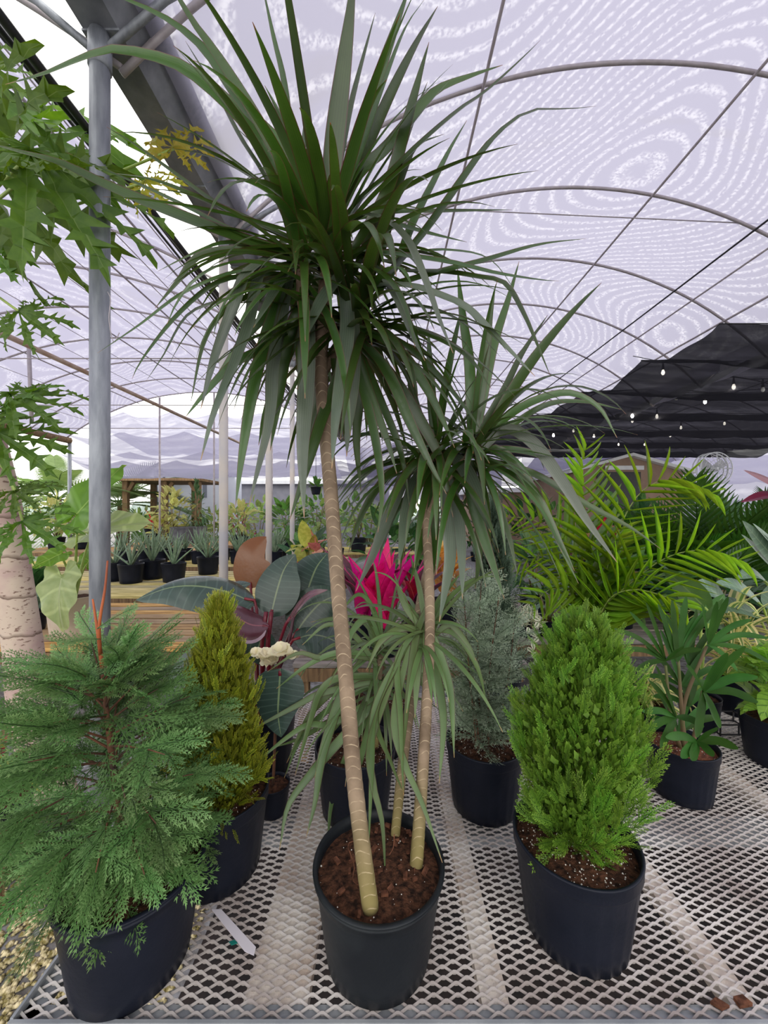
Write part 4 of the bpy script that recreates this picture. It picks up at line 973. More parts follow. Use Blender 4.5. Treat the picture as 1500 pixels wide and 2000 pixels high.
fans = [((1322, 1292), [(1312, 1172), (1285, 1180), (1340, 1165), (1378, 1192), (1412, 1170), (1296, 1215), (1356, 1205)], 1.38, .04, 20),
        ((1300, 1290), [(1200, 1228), (1215, 1268), (1230, 1195), (1262, 1178), (1240, 1310), (1335, 1262), (1370, 1268)], 1.36, -.06, 17),
        ((1383, 1258), [(1466, 1210), (1500, 1246), (1422, 1166), (1400, 1175), (1370, 1180), (1440, 1310), (1512, 1300)], 1.36, -.04, 18),
        ((1374, 1350), [(1480, 1372), (1405, 1422), (1455, 1262), (1480, 1322), (1420, 1275), (1360, 1440), (1340, 1300)], 1.33, -.08, 26),
        ((1320, 1400), [(1268, 1330), (1255, 1390), (1262, 1430), (1290, 1460), (1280, 1300), (1375, 1420)], 1.34, -.05, 22),
        ((1362, 1448), [(1442, 1462), (1392, 1478), (1350, 1485), (1300, 1440), (1400, 1420), (1330, 1480)], 1.33, -.08, 26),
        ((1345, 1380), [(1300, 1335), (1275, 1360), (1395, 1330), (1330, 1310), (1365, 1300)], 1.42, .05, 20),
        ((1325, 1430), [(1270, 1400), (1400, 1400), (1390, 1370), (1290, 1360), (1350, 1340)], 1.44, .05, 22)]
fans += [((1330, 1340), [(1262, 1262), (1290, 1230), (1395, 1250), (1420, 1300), (1405, 1340), (1260, 1320)], 1.42, .06, 18), ((1345, 1300), [(1300, 1200), (1360, 1190), (1330, 1185), (1400, 1215), (1440, 1240)], 1.45, .05, 18)]
for c, tips, d0, dz, w in fans:
    for tp in tips:
        mx_, my_ = (c[0] + tp[0]) / 2, (c[1] + tp[1]) / 2 - abs(tp[0] - c[0]) * .10
        trace_leaf(lp, [c, (mx_, my_), tp], d0, dz, w * .58, M_lady, 12, V((RD.uniform(-.3, .3), -1, .8)), .14, 1.2, 'leaf', bw)

# ------------------------------------------------------------------ areca palm
def leaflet_mesh(name, mat, droop, seed, fold=.22, nseg=8):
    mb = MB(); mb.ribbon([V((0, t, -droop * t * t)) for t in [k / nseg for k in range(nseg + 1)]], lambda t: 1.0 * min(1, .35 + 2.5 * t) * (1 - t ** 2.2) + .02, (0, 0, 1), fold); 
    return mb.mesh(name, mat)
M_are = leafmat('areca_leaflet', (0.17, 0.32, 0.030), (0.27, 0.46, 0.060), .4, .48, vary=.25, nscale=4)
M_rach = plain('areca_stalk', srgb(120, 140, 60), srgb(150, 160, 84), .5, 8)
AL = [leaflet_mesh('leaflet', M_are, d, k) for k, d in enumerate((.03, .12, .28))]
def frond(parent, P, L, n, w, meshes, mat_r, r0=.006, rnd=RD, up=V((0, 0, 1)), start=.25, flat=.3, sub=True, name='frond', fwd=.28):
    Q = smooth(P, 30); t = MB(); t.tube(Q, [r0 * (1 - .8 * k / 30) for k in range(31)], 6)
    fr = t.build(name, mat_r, parent)
    for i in range(n):
        u = start + (1 - start) * i / (n - 1); k = min(29, int(u * 30)); p = Q[k].lerp(Q[k + 1], u * 30 - k); tg = (Q[k + 1] - Q[k]).normalized()
        sd_ = tg.cross(up)
        if sd_.length < .15: sd_ = tg.cross(V((0, 1, .2)))
        sd_.normalize(); nn = sd_.cross(tg); Ls = L * (.55 + .45 * math.sin(pi * min(1, (u - start) / (1 - start) * .9 + .12))) * (1 - .35 * u)
        for sg in (-1, 1):
            d = (tg * (fwd + .5 * u) + sd_ * sg * (1.15 - .35 * u) + nn * (flat + rnd.uniform(-.15, .15))).normalized()
            inst(rnd.choice(meshes), 'leaflet', frame(p, d, nn + V((rnd.uniform(-.2, .2), 0, 0)), Ls * rnd.uniform(.85, 1.1), w), fr)
    return fr
ar = thing('areca_palm', 'yellow-green areca palm with long feathery fronds behind the egg-shaped arborvitae', 'potted plant', (1.15, 1.97, BZ))
zs = pot(ar, (1.15, 1.97, BZ), .125, .10, .21, rs=71, perl=0)
def WP(l, d0, dz): return [W(x, y, d0 + dz * i / (len(l) - 1)) for i, (x, y) in enumerate(l)]
base = [(1180, 1320), (1176, 1200)]
frond(ar, WP(base + [(1150, 1090), (1138, 1000), (1134, 930), (1140, 880)], 1.97, .05), .36, 19, .0110, AL, M_rach, up=V((.2, -1, .3)), fwd=.5)
frond(ar, WP(base + [(1190, 1090), (1230, 990), (1275, 945), (1330, 940), (1385, 965)], 1.97, -.05), .36, 20, .0110, AL, M_rach, up=V((0, -1, .55)))
frond(ar, WP(base + [(1230, 1140), (1300, 1090), (1370, 1075), (1440, 1095)], 1.95, -.2), .36, 19, .0110, AL, M_rach, up=V((0, -1, .5)))
frond(ar, WP([(1175, 1300), (1165, 1230), (1190, 1170), (1235, 1152), (1290, 1162), (1330, 1185)], 1.9, -.25), .33, 17, .0110, AL[1:], M_rach, up=V((0, -1, .5)), flat=-.1)
frond(ar, WP(base + [(1140, 1110), (1090, 1050), (1040, 1015), (990, 1010)], 1.98, .05), .36, 19, .0110, AL, M_rach, up=V((.1, -1, .4)))
frond(ar, WP(base + [(1145, 1150), (1100, 1110), (1050, 1090), (1005, 1105)], 2.0, .15), .34, 18, .0110, AL, M_rach, up=V((0, -1, .5)))
frond(ar, WP([(1172, 1300), (1168, 1200), (1165, 1140), (1190, 1080), (1215, 1040)], 2.0, .2), .34, 17, .0110, AL, M_rach)
frond(ar, WP([(1172, 1300), (1168, 1220), (1130, 1170), (1080, 1150), (1040, 1180)], 1.95, -.1), .28, 14, .015, AL, M_rach, up=V((0, -1, .55)))

# ------------------------------------------------------------------ unit leaves for the plants farther back
def unit_leaf(name, mat, k=.72, e=.75, droop=.15, fold=.12, cross=4, n=8, aspect=.45, cup=.05, wave=0.0):
    mb = MB(); mb.ribbon([V((0, t, .12 * math.sin(t * 2.2) - droop * t * t)) for t in [i / n for i in range(n + 1)]], ov(aspect, k, e), (0, 0, 1), fold, cross, wave, cup); return mb.mesh(name, mat)
def unit_strap(name, mat, droop=.5, w=.07, fold=.2, n=9):
    P = []; p = V((0, 0, 0)); a = .0
    for k in range(n + 1):
        P.append(p.copy()); a = -droop * 1.6 * ((k + 1) / n) ** 1.2; p = p + V((0, math.cos(a), math.sin(a))) / n
    mb = MB(); mb.ribbon(P, lambda t: w * min(1, .5 + 2 * t) * (1 - t ** 2.5) + .002, (0, 0, 1), fold); return mb.mesh(name, mat)
def heart_mesh(name, mat, wave=.03, droop=.25, lob=.34):
    half = [(0, 1.0), (.05, .93), (.16, .80), (.27, .62), (.35, .42), (.39, .2), (.38, 0), (.34, -.16), (.26, -.30), (.17, -lob), (.09, -.28), (.05, -.12)]
    out = half + [(0, -.02)] + [(-x, y) for x, y in reversed(half[1:])]
    o2 = []
    for i, (x, y) in enumerate(out):
        x2, y2 = out[(i + 1) % len(out)]
        for q in (0, .34, .67): o2.append((x + (x2 - x) * q, y + (y2 - y) * q))
    out = [(x * (1 + .022 * math.sin(i * .85)), y * (1 + .014 * math.sin(i * .85))) for i, (x, y) in enumerate(o2)]
    mb = MB(); rings = 5; n = len(out)
    for r in range(rings + 1):
        s = r / rings
        for i, (x, y) in enumerate(out):
            X, Y = x * s, y * s; z = -droop * Y * abs(Y) + .25 * abs(X) - .35 * X * X + wave * s * s * math.sin(i * .9)
            mb.add((X, Y, z), (X + .5, .5 + .5 * Y))
    for r in range(rings):
        for i in range(n):
            j = (i + 1) % n; a, b, c, d = r * n + i, r * n + j, (r + 1) * n + j, (r + 1) * n + i
            mb.f.append([a, d, c, b])
    return mb.mesh(name, mat)
def papaya_mesh(name, mat, seed):
    r = random.Random(seed); mb = MB()
    for ang, L in ((-2.5, .55), (-2.0, .68), (-1.5, .8), (-1.0, .92), (-.5, .98), (0, 1.05), (.5, .98), (1.0, .92), (1.5, .8), (2.0, .68), (2.5, .55)):
        L *= r.uniform(.9, 1.08); dz = r.uniform(-.12, .05); pr = [(0, .02), (.2, .055), (.30, .07), (.42, .20), (.40, .085), (.50, .085), (.63, .26), (.59, .09), (.68, .085), (.79, .21), (.76, .075), (.84, .06), (.92, .11), (.91, .035), (1.0, .0)]
        ca, sa = math.cos(ang), math.sin(ang); i0 = len(mb.v); wv = r.uniform(.62, .85)
        for u, w in pr:
            um = u - (w > .1) * .10
            for q, uu in ((-1, u), (0, um), (1, u)):
                x = q * w * L * wv; y = uu * L; z = .04 * math.sin(9 * u + q + seed) + abs(q) * w * .25 - .28 * y * y + dz * y
                mb.add((x * ca + y * sa, -x * sa + y * ca, z), (.5 + q * .5, u))
        for k in range(len(pr) - 1):
            a = i0 + 3 * k; mb.f += [[a, a + 1, a + 4, a + 3], [a + 1, a + 2, a + 5, a + 4]]
    return mb.mesh(name, mat, False)
G = lambda *c: srgb(*c)
M_gr1 = leafmat('green_leaf', (0.05, 0.14, 0.03), (0.09, 0.21, 0.05), .42, .35, mid=(.16, .28, .08))
M_gr2 = leafmat('deep_green_leaf', (0.016, 0.062, 0.018), (0.032, 0.105, 0.03), .38, .28, mid=(.06, .14, .05))
M_gr3 = leafmat('sage_leaf', (0.10, 0.165, 0.115), (0.15, 0.23, 0.16), .42, .15, mid=(.24, .34, .2), ribs=60, midw=.05)
M_yel = leafmat('yellow_green_leaf', (0.26, 0.30, 0.05), (0.40, 0.42, 0.10), .5, .35)
M_red = leafmat('red_leaf', (0.20, 0.008, 0.014), (0.38, 0.03, 0.04), .35, .3, mid=(.5, .15, .12), vary=.35)
M_mar = leafmat('dark_red_leaf', (0.055, 0.012, 0.020), (0.11, 0.025, 0.035), .3, .2, edge=(.45, .02, .12), vary=.3)
M_pink = leafmat('pink_leaf', (0.62, 0.010, 0.105), (0.80, 0.02, 0.19), .4, .35, vary=.25, edge=(.10, .01, .03), edgew=.9)
M_cal = leafmat('calathea_leaf', (0.16, 0.34, 0.045), (0.24, 0.46, 0.07), .4, .35, ribs=40, ribcol=(.035, .13, .02), mid=(.30, .50, .12), midw=.06)
M_var = leafmat('cream_edged_leaf', (0.12, 0.24, 0.06), (0.20, 0.32, 0.10), .45, .3, stripe=((.74, .70, .30), .35), vary=.12)
M_wht = leafmat('white_edged_leaf', (0.16, 0.26, 0.10), (0.25, 0.36, 0.16), .45, .3, stripe=((.80, .80, .62), .25), vary=.1)
M_pap = leafmat('papaya_leaf', (0.048, 0.115, 0.012), (0.085, 0.175, 0.020), .5, .38, mid=(.12, .20, .05), vary=.25)
M_papy = leafmat('yellowing_leaf', (0.26, 0.30, 0.03), (0.42, 0.38, 0.05), .5, .42, vary=.1)
M_alo = leafmat('elephant_leaf', (0.075, 0.22, 0.016), (0.12, 0.30, 0.028), .42, .42, vary=.08, nscale=3, ribs=38, ribcol=(.16, .36, .06), mid=(.26, .44, .10), midw=.035)
M_alog = leafmat('elephant_leaf_pale', (0.26, 0.38, 0.15), (0.36, 0.48, 0.21), .38, .3, vary=.08, nscale=4, ribs=34, mid=(.42, .52, .28), midw=.03)
M_aloe = leafmat('aloe_leaf', (0.12, 0.20, 0.115), (0.22, 0.31, 0.20), .5, .05, vary=.15, nscale=30)
M_far = leafmat('far_foliage', (0.16, 0.26, 0.07), (0.26, 0.37, 0.12), .6, .35)
M_farp = leafmat('coconut_leaf', (0.11, 0.19, 0.055), (0.17, 0.26, 0.09), .6, .3)
M_fary = leafmat('far_yellow_foliage', (0.34, 0.38, 0.10), (0.50, 0.50, 0.20), .6, .35)
U_ov1 = unit_leaf('leaf', M_gr1); U_ov2 = unit_leaf('leaf', M_gr2); U_sage = unit_leaf('leaf', M_gr3, aspect=.36); U_yel = unit_leaf('leaf', M_yel, aspect=.4)
U_cal = unit_leaf('leaf', M_cal, aspect=.44, droop=.3, wave=.03); U_red = unit_leaf('leaf', M_red, aspect=.5); U_wht = unit_leaf('leaf', M_wht, aspect=.55)
U_far = unit_leaf('leaf', M_far, n=4, cross=2); U_fary = unit_leaf('leaf', M_fary, n=4, cross=2)
S_var = [unit_strap('leaf', M_var, d, .13) for d in (.6, .9, 1.2)]
S_gr = [unit_strap('leaf', M_gr1, d, .06) for d in (.4, .8)]
S_red = [unit_strap('leaf', M_red, d, .14) for d in (.3, .6)]
S_mar = [unit_strap('leaf', M_mar, d, .22) for d in (.15, .4)]
S_pink = [unit_strap('leaf', M_pink, d, .24) for d in (.05, .15)]
def clump(name, label, cat, base, meshes, n, size, el=(.1, 1.4), potr=None, poth=None, spread=.02, rnd=None, group=None, stem=0.0, potmat=None, smax=1.2, az=None, loc=None, rise=0.0):
    """leaves of a potted plant radiating from its crown; base = pot base or crown foot"""
    base = V(base); rnd = rnd or random.Random(int(abs(base.x * 1000)) + int(base.y * 77)); th = thing(name, label, cat, tuple(base), group); z = base.z
    if potr: z = pot(th, base, potr, potr * .82, poth or potr * 1.6, potmat, rs=rnd.randint(1, 99), perl=0, n=30, ribs=0)
    if stem or rise:
        t = MB(); t.tube([V((base.x, base.y, z - .01)), V((base.x, base.y, z + max(stem, rise)))], .006, 6); t.build('stem', M_stem, th)
    for k in range(n):
        a = k * 2.39996 + rnd.uniform(-.4, .4) if az is None else rnd.uniform(*az); e = rnd.uniform(*el)
        d = V((math.cos(a) * math.cos(e), math.sin(a) * math.cos(e), math.sin(e)))
        p = V((base.x, base.y, z + stem + rise * rnd.random())) + V((rnd.uniform(-1, 1), rnd.uniform(-1, 1), rnd.uniform(-.3, .6))) * spread
        inst(rnd.choice(meshes), 'leaf', frame(p, d, (0, 0, 1), size * rnd.uniform(.65, smax)), th)
    return th
def bush(name, label, cat, base, rx, rz, meshes, n, size, potr=None, rnd=None, group=None, stemh=0.0, poth=None, potmat=None, shape='egg'):
    """shrub whose leaves cover an egg-shaped crown on a few stems"""
    base = V(base); rnd = rnd or random.Random(int(abs(base.x * 1000)) + int(base.y * 91)); th = thing(name, label, cat, tuple(base), group); z = base.z
    if potr: z = pot(th, base, potr, potr * .82, poth or potr * 1.6, potmat, rs=rnd.randint(1, 99), perl=0, n=30, ribs=0)
    c = V((base.x, base.y, z + stemh + rz)); t = MB()
    for k in range(5): t.tube([V((base.x, base.y, z - .01)), c + V((rnd.uniform(-.5, .5) * rx, rnd.uniform(-.5, .5) * rx, rz * rnd.uniform(-.2, .6)))], .006 + rx * .012, 5)
    t.build('stem', M_stem, th)
    for k in range(n):
        zz = rnd.uniform(-1, 1); a = k * 2.39996; q = math.sqrt(max(0, 1 - zz * zz)) * (1 if shape == 'egg' else (1 - zz) * .62); rr = rnd.uniform(.45, 1.0)
        o = V((math.cos(a) * q * rx * rr, math.sin(a) * q * rx * rr, zz * rz * (rr if shape == 'egg' else 1)))
        d = (o.normalized() + V((rnd.uniform(-.5, .5), rnd.uniform(-.5, .5), rnd.uniform(-.3, .6)))).normalized()
        inst(rnd.choice(meshes), 'leaf', frame(c + o, d, (rnd.uniform(-.3, .3), rnd.uniform(-.6, .2), 1), size * rnd.uniform(.6, 1.25)), th)
    return th

# ------------------------------------------------------------------ wooden slat benches
def wbench(label, x0, x1, y0, y1, z, ns, mat=None, along='x', legs=True, group='wooden slat benches', name='slat_bench', th=.028, gap=.030, seed=1):
    r = random.Random(seed); b = thing(name, label, 'bench', ((x0 + x1) / 2, (y0 + y1) / 2, 0), group); mat = mat or M_wood
    w = (y1 - y0) / ns
    for k in range(ns):
        a = y0 + k * w; t = MB(); dz = r.uniform(-.004, .004); e = r.uniform(-.02, .02)
        t.box((x0 + e, a + gap / 2, z - th + dz), (x1 + r.uniform(-.02, .02), a + w - gap / 2, z + dz)); t.build('slat', mat, b, False)
    for x in (x0 + .05, x1 - .09):
        t = MB(); t.box((x, y0 + .02, z - th - .09), (x + .04, y1 - .02, z - th - .002)); t.build('bearer', M_woodd, b, False)
        for y in (y0 + .04, y1 - .10):
            t = MB(); t.box((x - .01, y, 0), (x + .06, y + .07, z - th - .09)); t.build('leg', M_woodd, b, False)
    t = MB(); t.box((x0 + .02, y0 + .01, z - th - .09), (x1 - .02, y0 + .04, z - th - .003)); t.build('apron', M_woodd, b, False)
    return b
wbench('near weathered slat bench holding the beige pot, behind the cypress', -4.2, -1.50, 2.84, 4.3, .70, 9, M_wood, seed=2, gap=.024)
wbench('pale mossy slat bench carrying the aloe pots', -7.0, -0.65, 4.62, 6.6, .70, 11, M_moss, seed=3)
wbench('slat bench behind the aloes carrying trays of more aloes', -7.2, -0.8, 7.3, 8.7, .70, 8, M_moss, seed=4)
wbench('short slat bench between the philodendron and the blue juniper', -0.62, 0.95, 2.55, 3.9, .70, 10, M_greyw, seed=5)
wbench('slat bench carrying the small trailing plants on the right', 1.02, 4.6, 3.0, 4.6, .70, 11, M_greyw, seed=6)
wbench('slat bench in the middle distance left of the tallest cane', -2.3, 0.9, 9.4, 11.2, .70, 9, M_moss, seed=7)
wbench('long slat bench with the grey pots near the pergola', -8.2, -3.1, 11.8, 13.6, .70, 8, M_wood, seed=8)
wbench('far slat bench behind the elephant ear leaves', -9.6, -4.6, 9.6, 11.0, .72, 8, M_wood, seed=9)
wbench('far right slat bench under the black shade cloth', 3.2, 8.6, 5.4, 7.4, .70, 9, M_wood, seed=10)
t = MB(); t.box((1.04, 2.985, .08), (1.9, 3.0, .57)); tag(t.build('skirt_board', plain('dark_board', srgb(58, 54, 60), srgb(80, 74, 78), .8, 6), None, False), 'dark grey board closing the front of the right slat bench', 'board')

# ------------------------------------------------------------------ aloes
def make_aloe(seed, n, L):
    r = random.Random(seed); a = thing('potted_aloe', 'x', 'potted plant', (0, 0, 0), 'potted aloes on the mossy bench')
    z = pot(a, (0, 0, 0), .175, .145, .29, rs=seed, perl=0, n=32, ribs=0)
    for k in range(n):
        az = k * 2.4 + r.uniform(-.3, .3); e = r.uniform(.8, 1.5); d = V((math.cos(az) * math.cos(e), math.sin(az) * math.cos(e), math.sin(e))); l = L * r.uniform(.6, 1.1)
        P = [V((0, 0, z)) + d * (l * s) + V((d.x, d.y, 0)) * (.10 * s * s) for s in (0, .2, .45, .7, .88, 1)]
        t = MB(); t.tube(P, [.018, .021, .018, .012, .006, .001], 6, ell=.6); t.build('leaf', M_aloe, a)
    return a
AP = [make_aloe(1, 10, .52), make_aloe(2, 22, .58), make_aloe(3, 12, .5), make_aloe(4, 16, .56)]
spots = [(0, 247, 1146, 5.4, .95, 'potted aloe with a tight upright rosette, nearest right of the steel pole'), (1, 290, 1131, 5.75, 1.0, 'full potted aloe, second right of the nearest steel pole'),
         (2, 332, 1140, 5.5, .95, 'small potted aloe with wide spread leaves, third right of the nearest steel pole'), (3, 401, 1120, 6.2, .98, 'potted aloe left of the second steel pole, farthest of the four'),
         (0, 214, 1133, 5.6, .95, 'potted aloe half hidden behind the nearest steel pole')]
used = set()
for k, px, py, d, s, lab in spots:
    p = W(px, py, d); loc = (p.x, d + .1, .70)
    if k not in used:
        used.add(k); o = AP[k]; o.location = loc; o.scale = (s,) * 3; o['label'] = lab
    else: copy_tree(AP[k], loc, lab, 1.3, s)
RA = random.Random(17); ORD = 'first second third fourth fifth sixth seventh eighth ninth tenth eleventh twelfth thirteenth'.split()
for j in range(13):
    x = -5.55 + j * .38; c = copy_tree(AP[j % 4], (x, 7.55 + RA.uniform(-.05, .05), .70), '%s aloe from the left in the packed row just behind the four nearest' % ORD[j], RA.uniform(0, 6), .85); c['group'] = 'aloes in the packed front row'
for j in range(11):
    x = -5.0 + j * .40; c = copy_tree(AP[(j + 2) % 4], (x, 8.15 + RA.uniform(-.05, .05), .70), '%s aloe from the left in the rear row of the packed aloe bench' % ORD[j], RA.uniform(0, 6), .85); c['group'] = 'aloes in the packed back row'

# ------------------------------------------------------------------ elephant ear in a beige pot
al = thing('elephant_ear', 'elephant ear plant with large bright leaves in a beige pot on the slat bench', 'potted plant', (W(140, 1245, 3.1).x, 3.15, .70))
pb = V((W(142, 1245, 3.12).x, 3.14, .70)); zs = pot(al, pb, .19, .155, .34, M_potb, ribs=0, rs=77, perl=0, soilz=.9)
HM = [heart_mesh('leaf', M_alo, .05, .12), heart_mesh('leaf', M_alog, .05, .45), heart_mesh('leaf', M_alog, .04, .2)]
pc = V((pb.x, pb.y, zs)); M_pal = plain('pale_petiole', srgb(128, 156, 62), srgb(158, 176, 92), .45, 6)
def hleaf(parent, me, at, tip, d, s, nref, src, pr_=.014):
    a = W(*at, d[0]); b = W(*tip, d[1]); o = inst(me, 'leaf', frame(a, b - a, nref, (b - a).length * s), parent)
    t = MB(); t.tube(smooth([src, src.lerp(a, .5) + V((0, 0, .05)), a], 12), [pr_ * (1 - .05 * k) for k in range(13)], 8); t.build('petiole', M_pal, parent)
hleaf(al, HM[0], (152, 1002), (235, 902), (3.05, 3.1), 1.0, (-.45, -1, .1), pc)
hleaf(al, HM[2], (180, 1040), (262, 1012), (3.2, 3.1), 1.25, (.0, -.7, 1), pc)
hleaf(al, HM[0], (118, 1082), (78, 1100), (3.0, 2.9), 1.4, (.2, -1, .5), pc)
hleaf(al, HM[1], (120, 1130), (96, 1218), (2.95, 2.75), 1.05, (0, -1, .55), pc)
hleaf(al, HM[0], (172, 1098), (190, 1060), (3.25, 3.35), 1.2, (0, -1, .3), pc)
# papaya tree
pa = thing('papaya_tree', 'papaya tree with a pale scarred trunk and lobed leaves at the left edge', 'tree', (W(78, 1300, 2.15).x + .1, 2.15, 0))
m, nt = newmat('papaya_bark')
tcn = nt.nodes.new('ShaderNodeTexCoord'); sz = nt.nodes.new('ShaderNodeSeparateXYZ'); nt.links.new(tcn.outputs['Object'], sz.inputs[0])
ph_ = mth(nt, 'FRACT', mth(nt, 'ADD', mth(nt, 'MULTIPLY', sz.outputs[2], 4.6), mth(nt, 'MULTIPLY', noise_tex(nt, 5, 3), .55)))
bc = mixc(nt, step(nt, noise_tex(nt, 60, 3, scl=(.5, .5, 1.4)), .60, .66), mixc(nt, step(nt, noise_tex(nt, 4, 4), .4, .6), srgb(196, 178, 160), srgb(176, 148, 142)), srgb(122, 96, 84))
bc = mixc(nt, mth(nt, 'MULTIPLY', step(nt, ph_, .10, .02), .8), bc, srgb(96, 74, 60))
pr = nd(nt, 'ShaderNodeBsdfPrincipled', Roughness=.75); nt.links.new(bc, pr.inputs['Base Color']); bump(nt, pr, ph_, .4, .01); finish(nt, pr.outputs[0])
top = W(-130, 560, 2.15)
t = MB(); t.tube(smooth([V((W(78, 1300, 2.15).x + .12, 2.15, 0)), W(62, 1400, 2.15), W(45, 1260, 2.15), W(20, 1080, 2.15), W(0, 940, 2.15), W(-50, 760, 2.15), top], 40), [.105 - .0013 * k for k in range(41)], 18); t.build('trunk', m, pa)
PM = [papaya_mesh('leaf', M_pap, s) for s in range(3)]; PY = papaya_mesh('leaf', M_papy, 8)
for k, (at, tip, d, s, nref, me) in enumerate((((60, 300), (215, 500), (1.62, 1.58), 1.0, (.2, -.7, .8), PM[0]), ((-20, 310), (100, 420), (1.8, 1.7), 1.25, (0, -.8, -.5), PM[1]), ((-30, 210), (60, 240), (2.0, 1.9), 2.0, (.1, -.9, .6), PM[2]),
        ((70, 330), (200, 300), (1.62, 1.6), 1.05, (0, -.6, .9), PM[2]), ((340, 290), (345, 222), (2.1, 2.15), 1.1, (0, -.7, .8), PY), ((-40, 120), (10, 180), (2.0, 2.0), 1.7, (0, -1, .5), PM[1]),
        ((20, 770), (105, 810), (2.0, 1.9), 1.0, (.2, -.7, .8), PM[0]), ((0, 850), (80, 900), (2.0, 1.9), .95, (.2, -.9, .6), PM[2]), ((20, 790), (60, 740), (2.05, 2.0), 1.2, (0, -.6, .9), PM[1]), ((40, 610), (85, 635), (2.0, 1.9), 1.0, (.2, -1, .3), PM[1]),
        ((30, 960), (72, 985), (2.0, 1.9), .9, (0, -.7, .8), PM[0]), ((45, 1020), (100, 1045), (2.0, 1.9), 1.0, (0, -.7, .8), PM[1]), ((285, 355), (330, 395), (2.1, 2.0), .8, (0, -1, .2), PY), ((-20, 480), (20, 540), (2., 1.9), .9, (0, -1, .3), PM[0]))):
    a = W(*at, d[0]); b = W(*tip, d[1]); inst(me, 'leaf', frame(a, b - a, nref, (b - a).length * s), pa)
    src = top if at[1] < 700 else W(-10, 900, 2.15); t = MB(); t.tube(smooth([src, src.lerp(a, .5) + V((0, 0, .08)), a], 10), .007, 6); t.build('petiole', M_pal, pa)
# small leafy and red plants at the left edge
clump('red_croton', 'red and yellow croton at the far left behind the cypress', 'potted plant', (W(0, 1400, 1.75).x, 1.75, .22), S_red + [unit_strap('leaf', M_yel, .5, .14)], 26, .30, (.1, 1.3), .12, .2, rise=.30)
t = thing('plant_stand', 'low dark stand under the red croton', 'stand', (W(0, 1400, 1.75).x, 1.75, 0)); mb = MB(); mb.box((t.location.x - .16, 1.6, .18), (t.location.x + .16, 1.9, .22)); mb.build('top', M_woodd, t, False)
for dx in (-.13, .11):
    for dy in (1.62, 1.86): mb = MB(); mb.box((t.location.x + dx, dy, 0), (t.location.x + dx + .02, dy + .02, .18)); mb.build('leg', M_woodd, t, False)
clump('monstera', 'dark glossy monstera half hidden behind the papaya trunk', 'potted plant', (W(60, 1180, 3.6).x, 3.6, .70), [U_ov2, heart_mesh('leaf', M_gr2, .05, .3)], 14, .34, (.2, 1.2), .14, .22)
clump('silver_leaf_plant', 'silvery broad-leaved plant beside the elephant ear pot', 'potted plant', (W(62, 1185, 3.3).x, 3.3, .70), [U_sage], 10, .28, (.2, 1.1), .11, .16)

# ------------------------------------------------------------------ middle: pink cordyline and neighbours
def cordy(name, label, px, py, d, sets, el, size, rise=.15, potr=.12, poth=.2, n=None):
    th = clump(name, label, 'potted plant', (W(px, py, d).x, d, .70), sets, n or 22, size, el, potr, poth, rise=rise); return th
cordy('pink_cordyline', 'hot pink cordyline glowing behind the slender canes', 750, 1200, 2.75, S_pink, (.95, 1.5), .58, .14, n=14)
cordy('red_cordyline', 'dark red and orange cordyline right of the hot pink one', 815, 1200, 2.9, S_mar + S_red, (.6, 1.4), .55, .2, n=16)
cordy('maroon_cordyline', 'purple maroon cordyline just left of the hot pink one', 712, 1200, 2.95, S_mar + S_pink[:1], (.7, 1.4), .55, .2, n=16)
clump('caladium', 'pale yellow and pink caladium left of the tallest cane', 'potted plant', (W(603, 1190, 3.4).x, 3.4, .70), [U_yel, unit_leaf('leaf', leafmat('salmon_leaf', srgb(190, 120, 100), srgb(214, 160, 130), .5, .3), aspect=.4)], 44, .26, (-.1, 1.2), .12, .2, rise=.52, spread=.08)
clump('yellow_dieffenbachia', 'golden yellow broad-leaved plant between the canes and the column juniper', 'potted plant', (W(868, 1200, 3.5).x, 3.5, .70), [unit_leaf('leaf', leafmat('amber_leaf', srgb(196, 150, 60), srgb(226, 192, 110), .5, .35), aspect=.5)], 16, .38, (.5, 1.4), .13, .22, rise=.4)
bush('leafy_shrub', 'green leafy shrub on the short slat bench left of the tallest cane', 'potted plant', (W(600, 1150, 3.75).x, 3.75, .70), .20, .26, [U_ov1, U_ov2], 70, .16, .12, stemh=.1)
bush('leafy_shrub', 'large-leaved green shrub in the middle distance right of the third steel pole', 'potted plant', (W(560, 1070, 9.8).x, 9.8, .70), .42, .40, [U_ov1], 80, .34, .22, stemh=.15)
bush('leafy_shrub', 'yellow-green shrub in the middle distance beside the second steel pole', 'potted plant', (W(470, 1060, 10.3).x, 10.3, .70), .42, .38, [U_far, U_fary], 90, .26, .22, stemh=.2)
bush('leafy_shrub', 'tall leafy shrub in the middle distance just left of the tallest cane', 'potted plant', (W(620, 1060, 10.2).x, 10.2, .70), .5, .55, [U_ov1, U_far], 100, .28, .22, stemh=.2)
bush('leafy_shrub', 'green shrub in the distance between the two cane heads', 'potted plant', (W(700, 1060, 9.9).x, 9.9, .70), .5, .45, [U_ov1, U_far], 90, .28, .22, stemh=.2)
bush('leafy_shrub', 'dark shrub in the distance behind the hot pink cordyline', 'potted plant', (W(770, 1090, 5.0).x, 5.0, .0), .38, .40, [U_ov2, U_ov1], 90, .26, .2, stemh=.55)
bush('leafy_shrub', 'broad dark shrub in the distance behind the red cordyline', 'potted plant', (W(830, 1090, 5.4).x, 5.4, .0), .40, .42, [U_ov2, U_sage], 80, .30, .2, stemh=.55)
hp = thing('hanging_pot', 'small dark pot hanging left of the tallest cane', 'potted plant', tuple(W(617, 965, 6.0)))
c = W(617, 966, 6.0); pot(hp, c, .085, .06, .12, rs=9, perl=0, n=24, ribs=0)
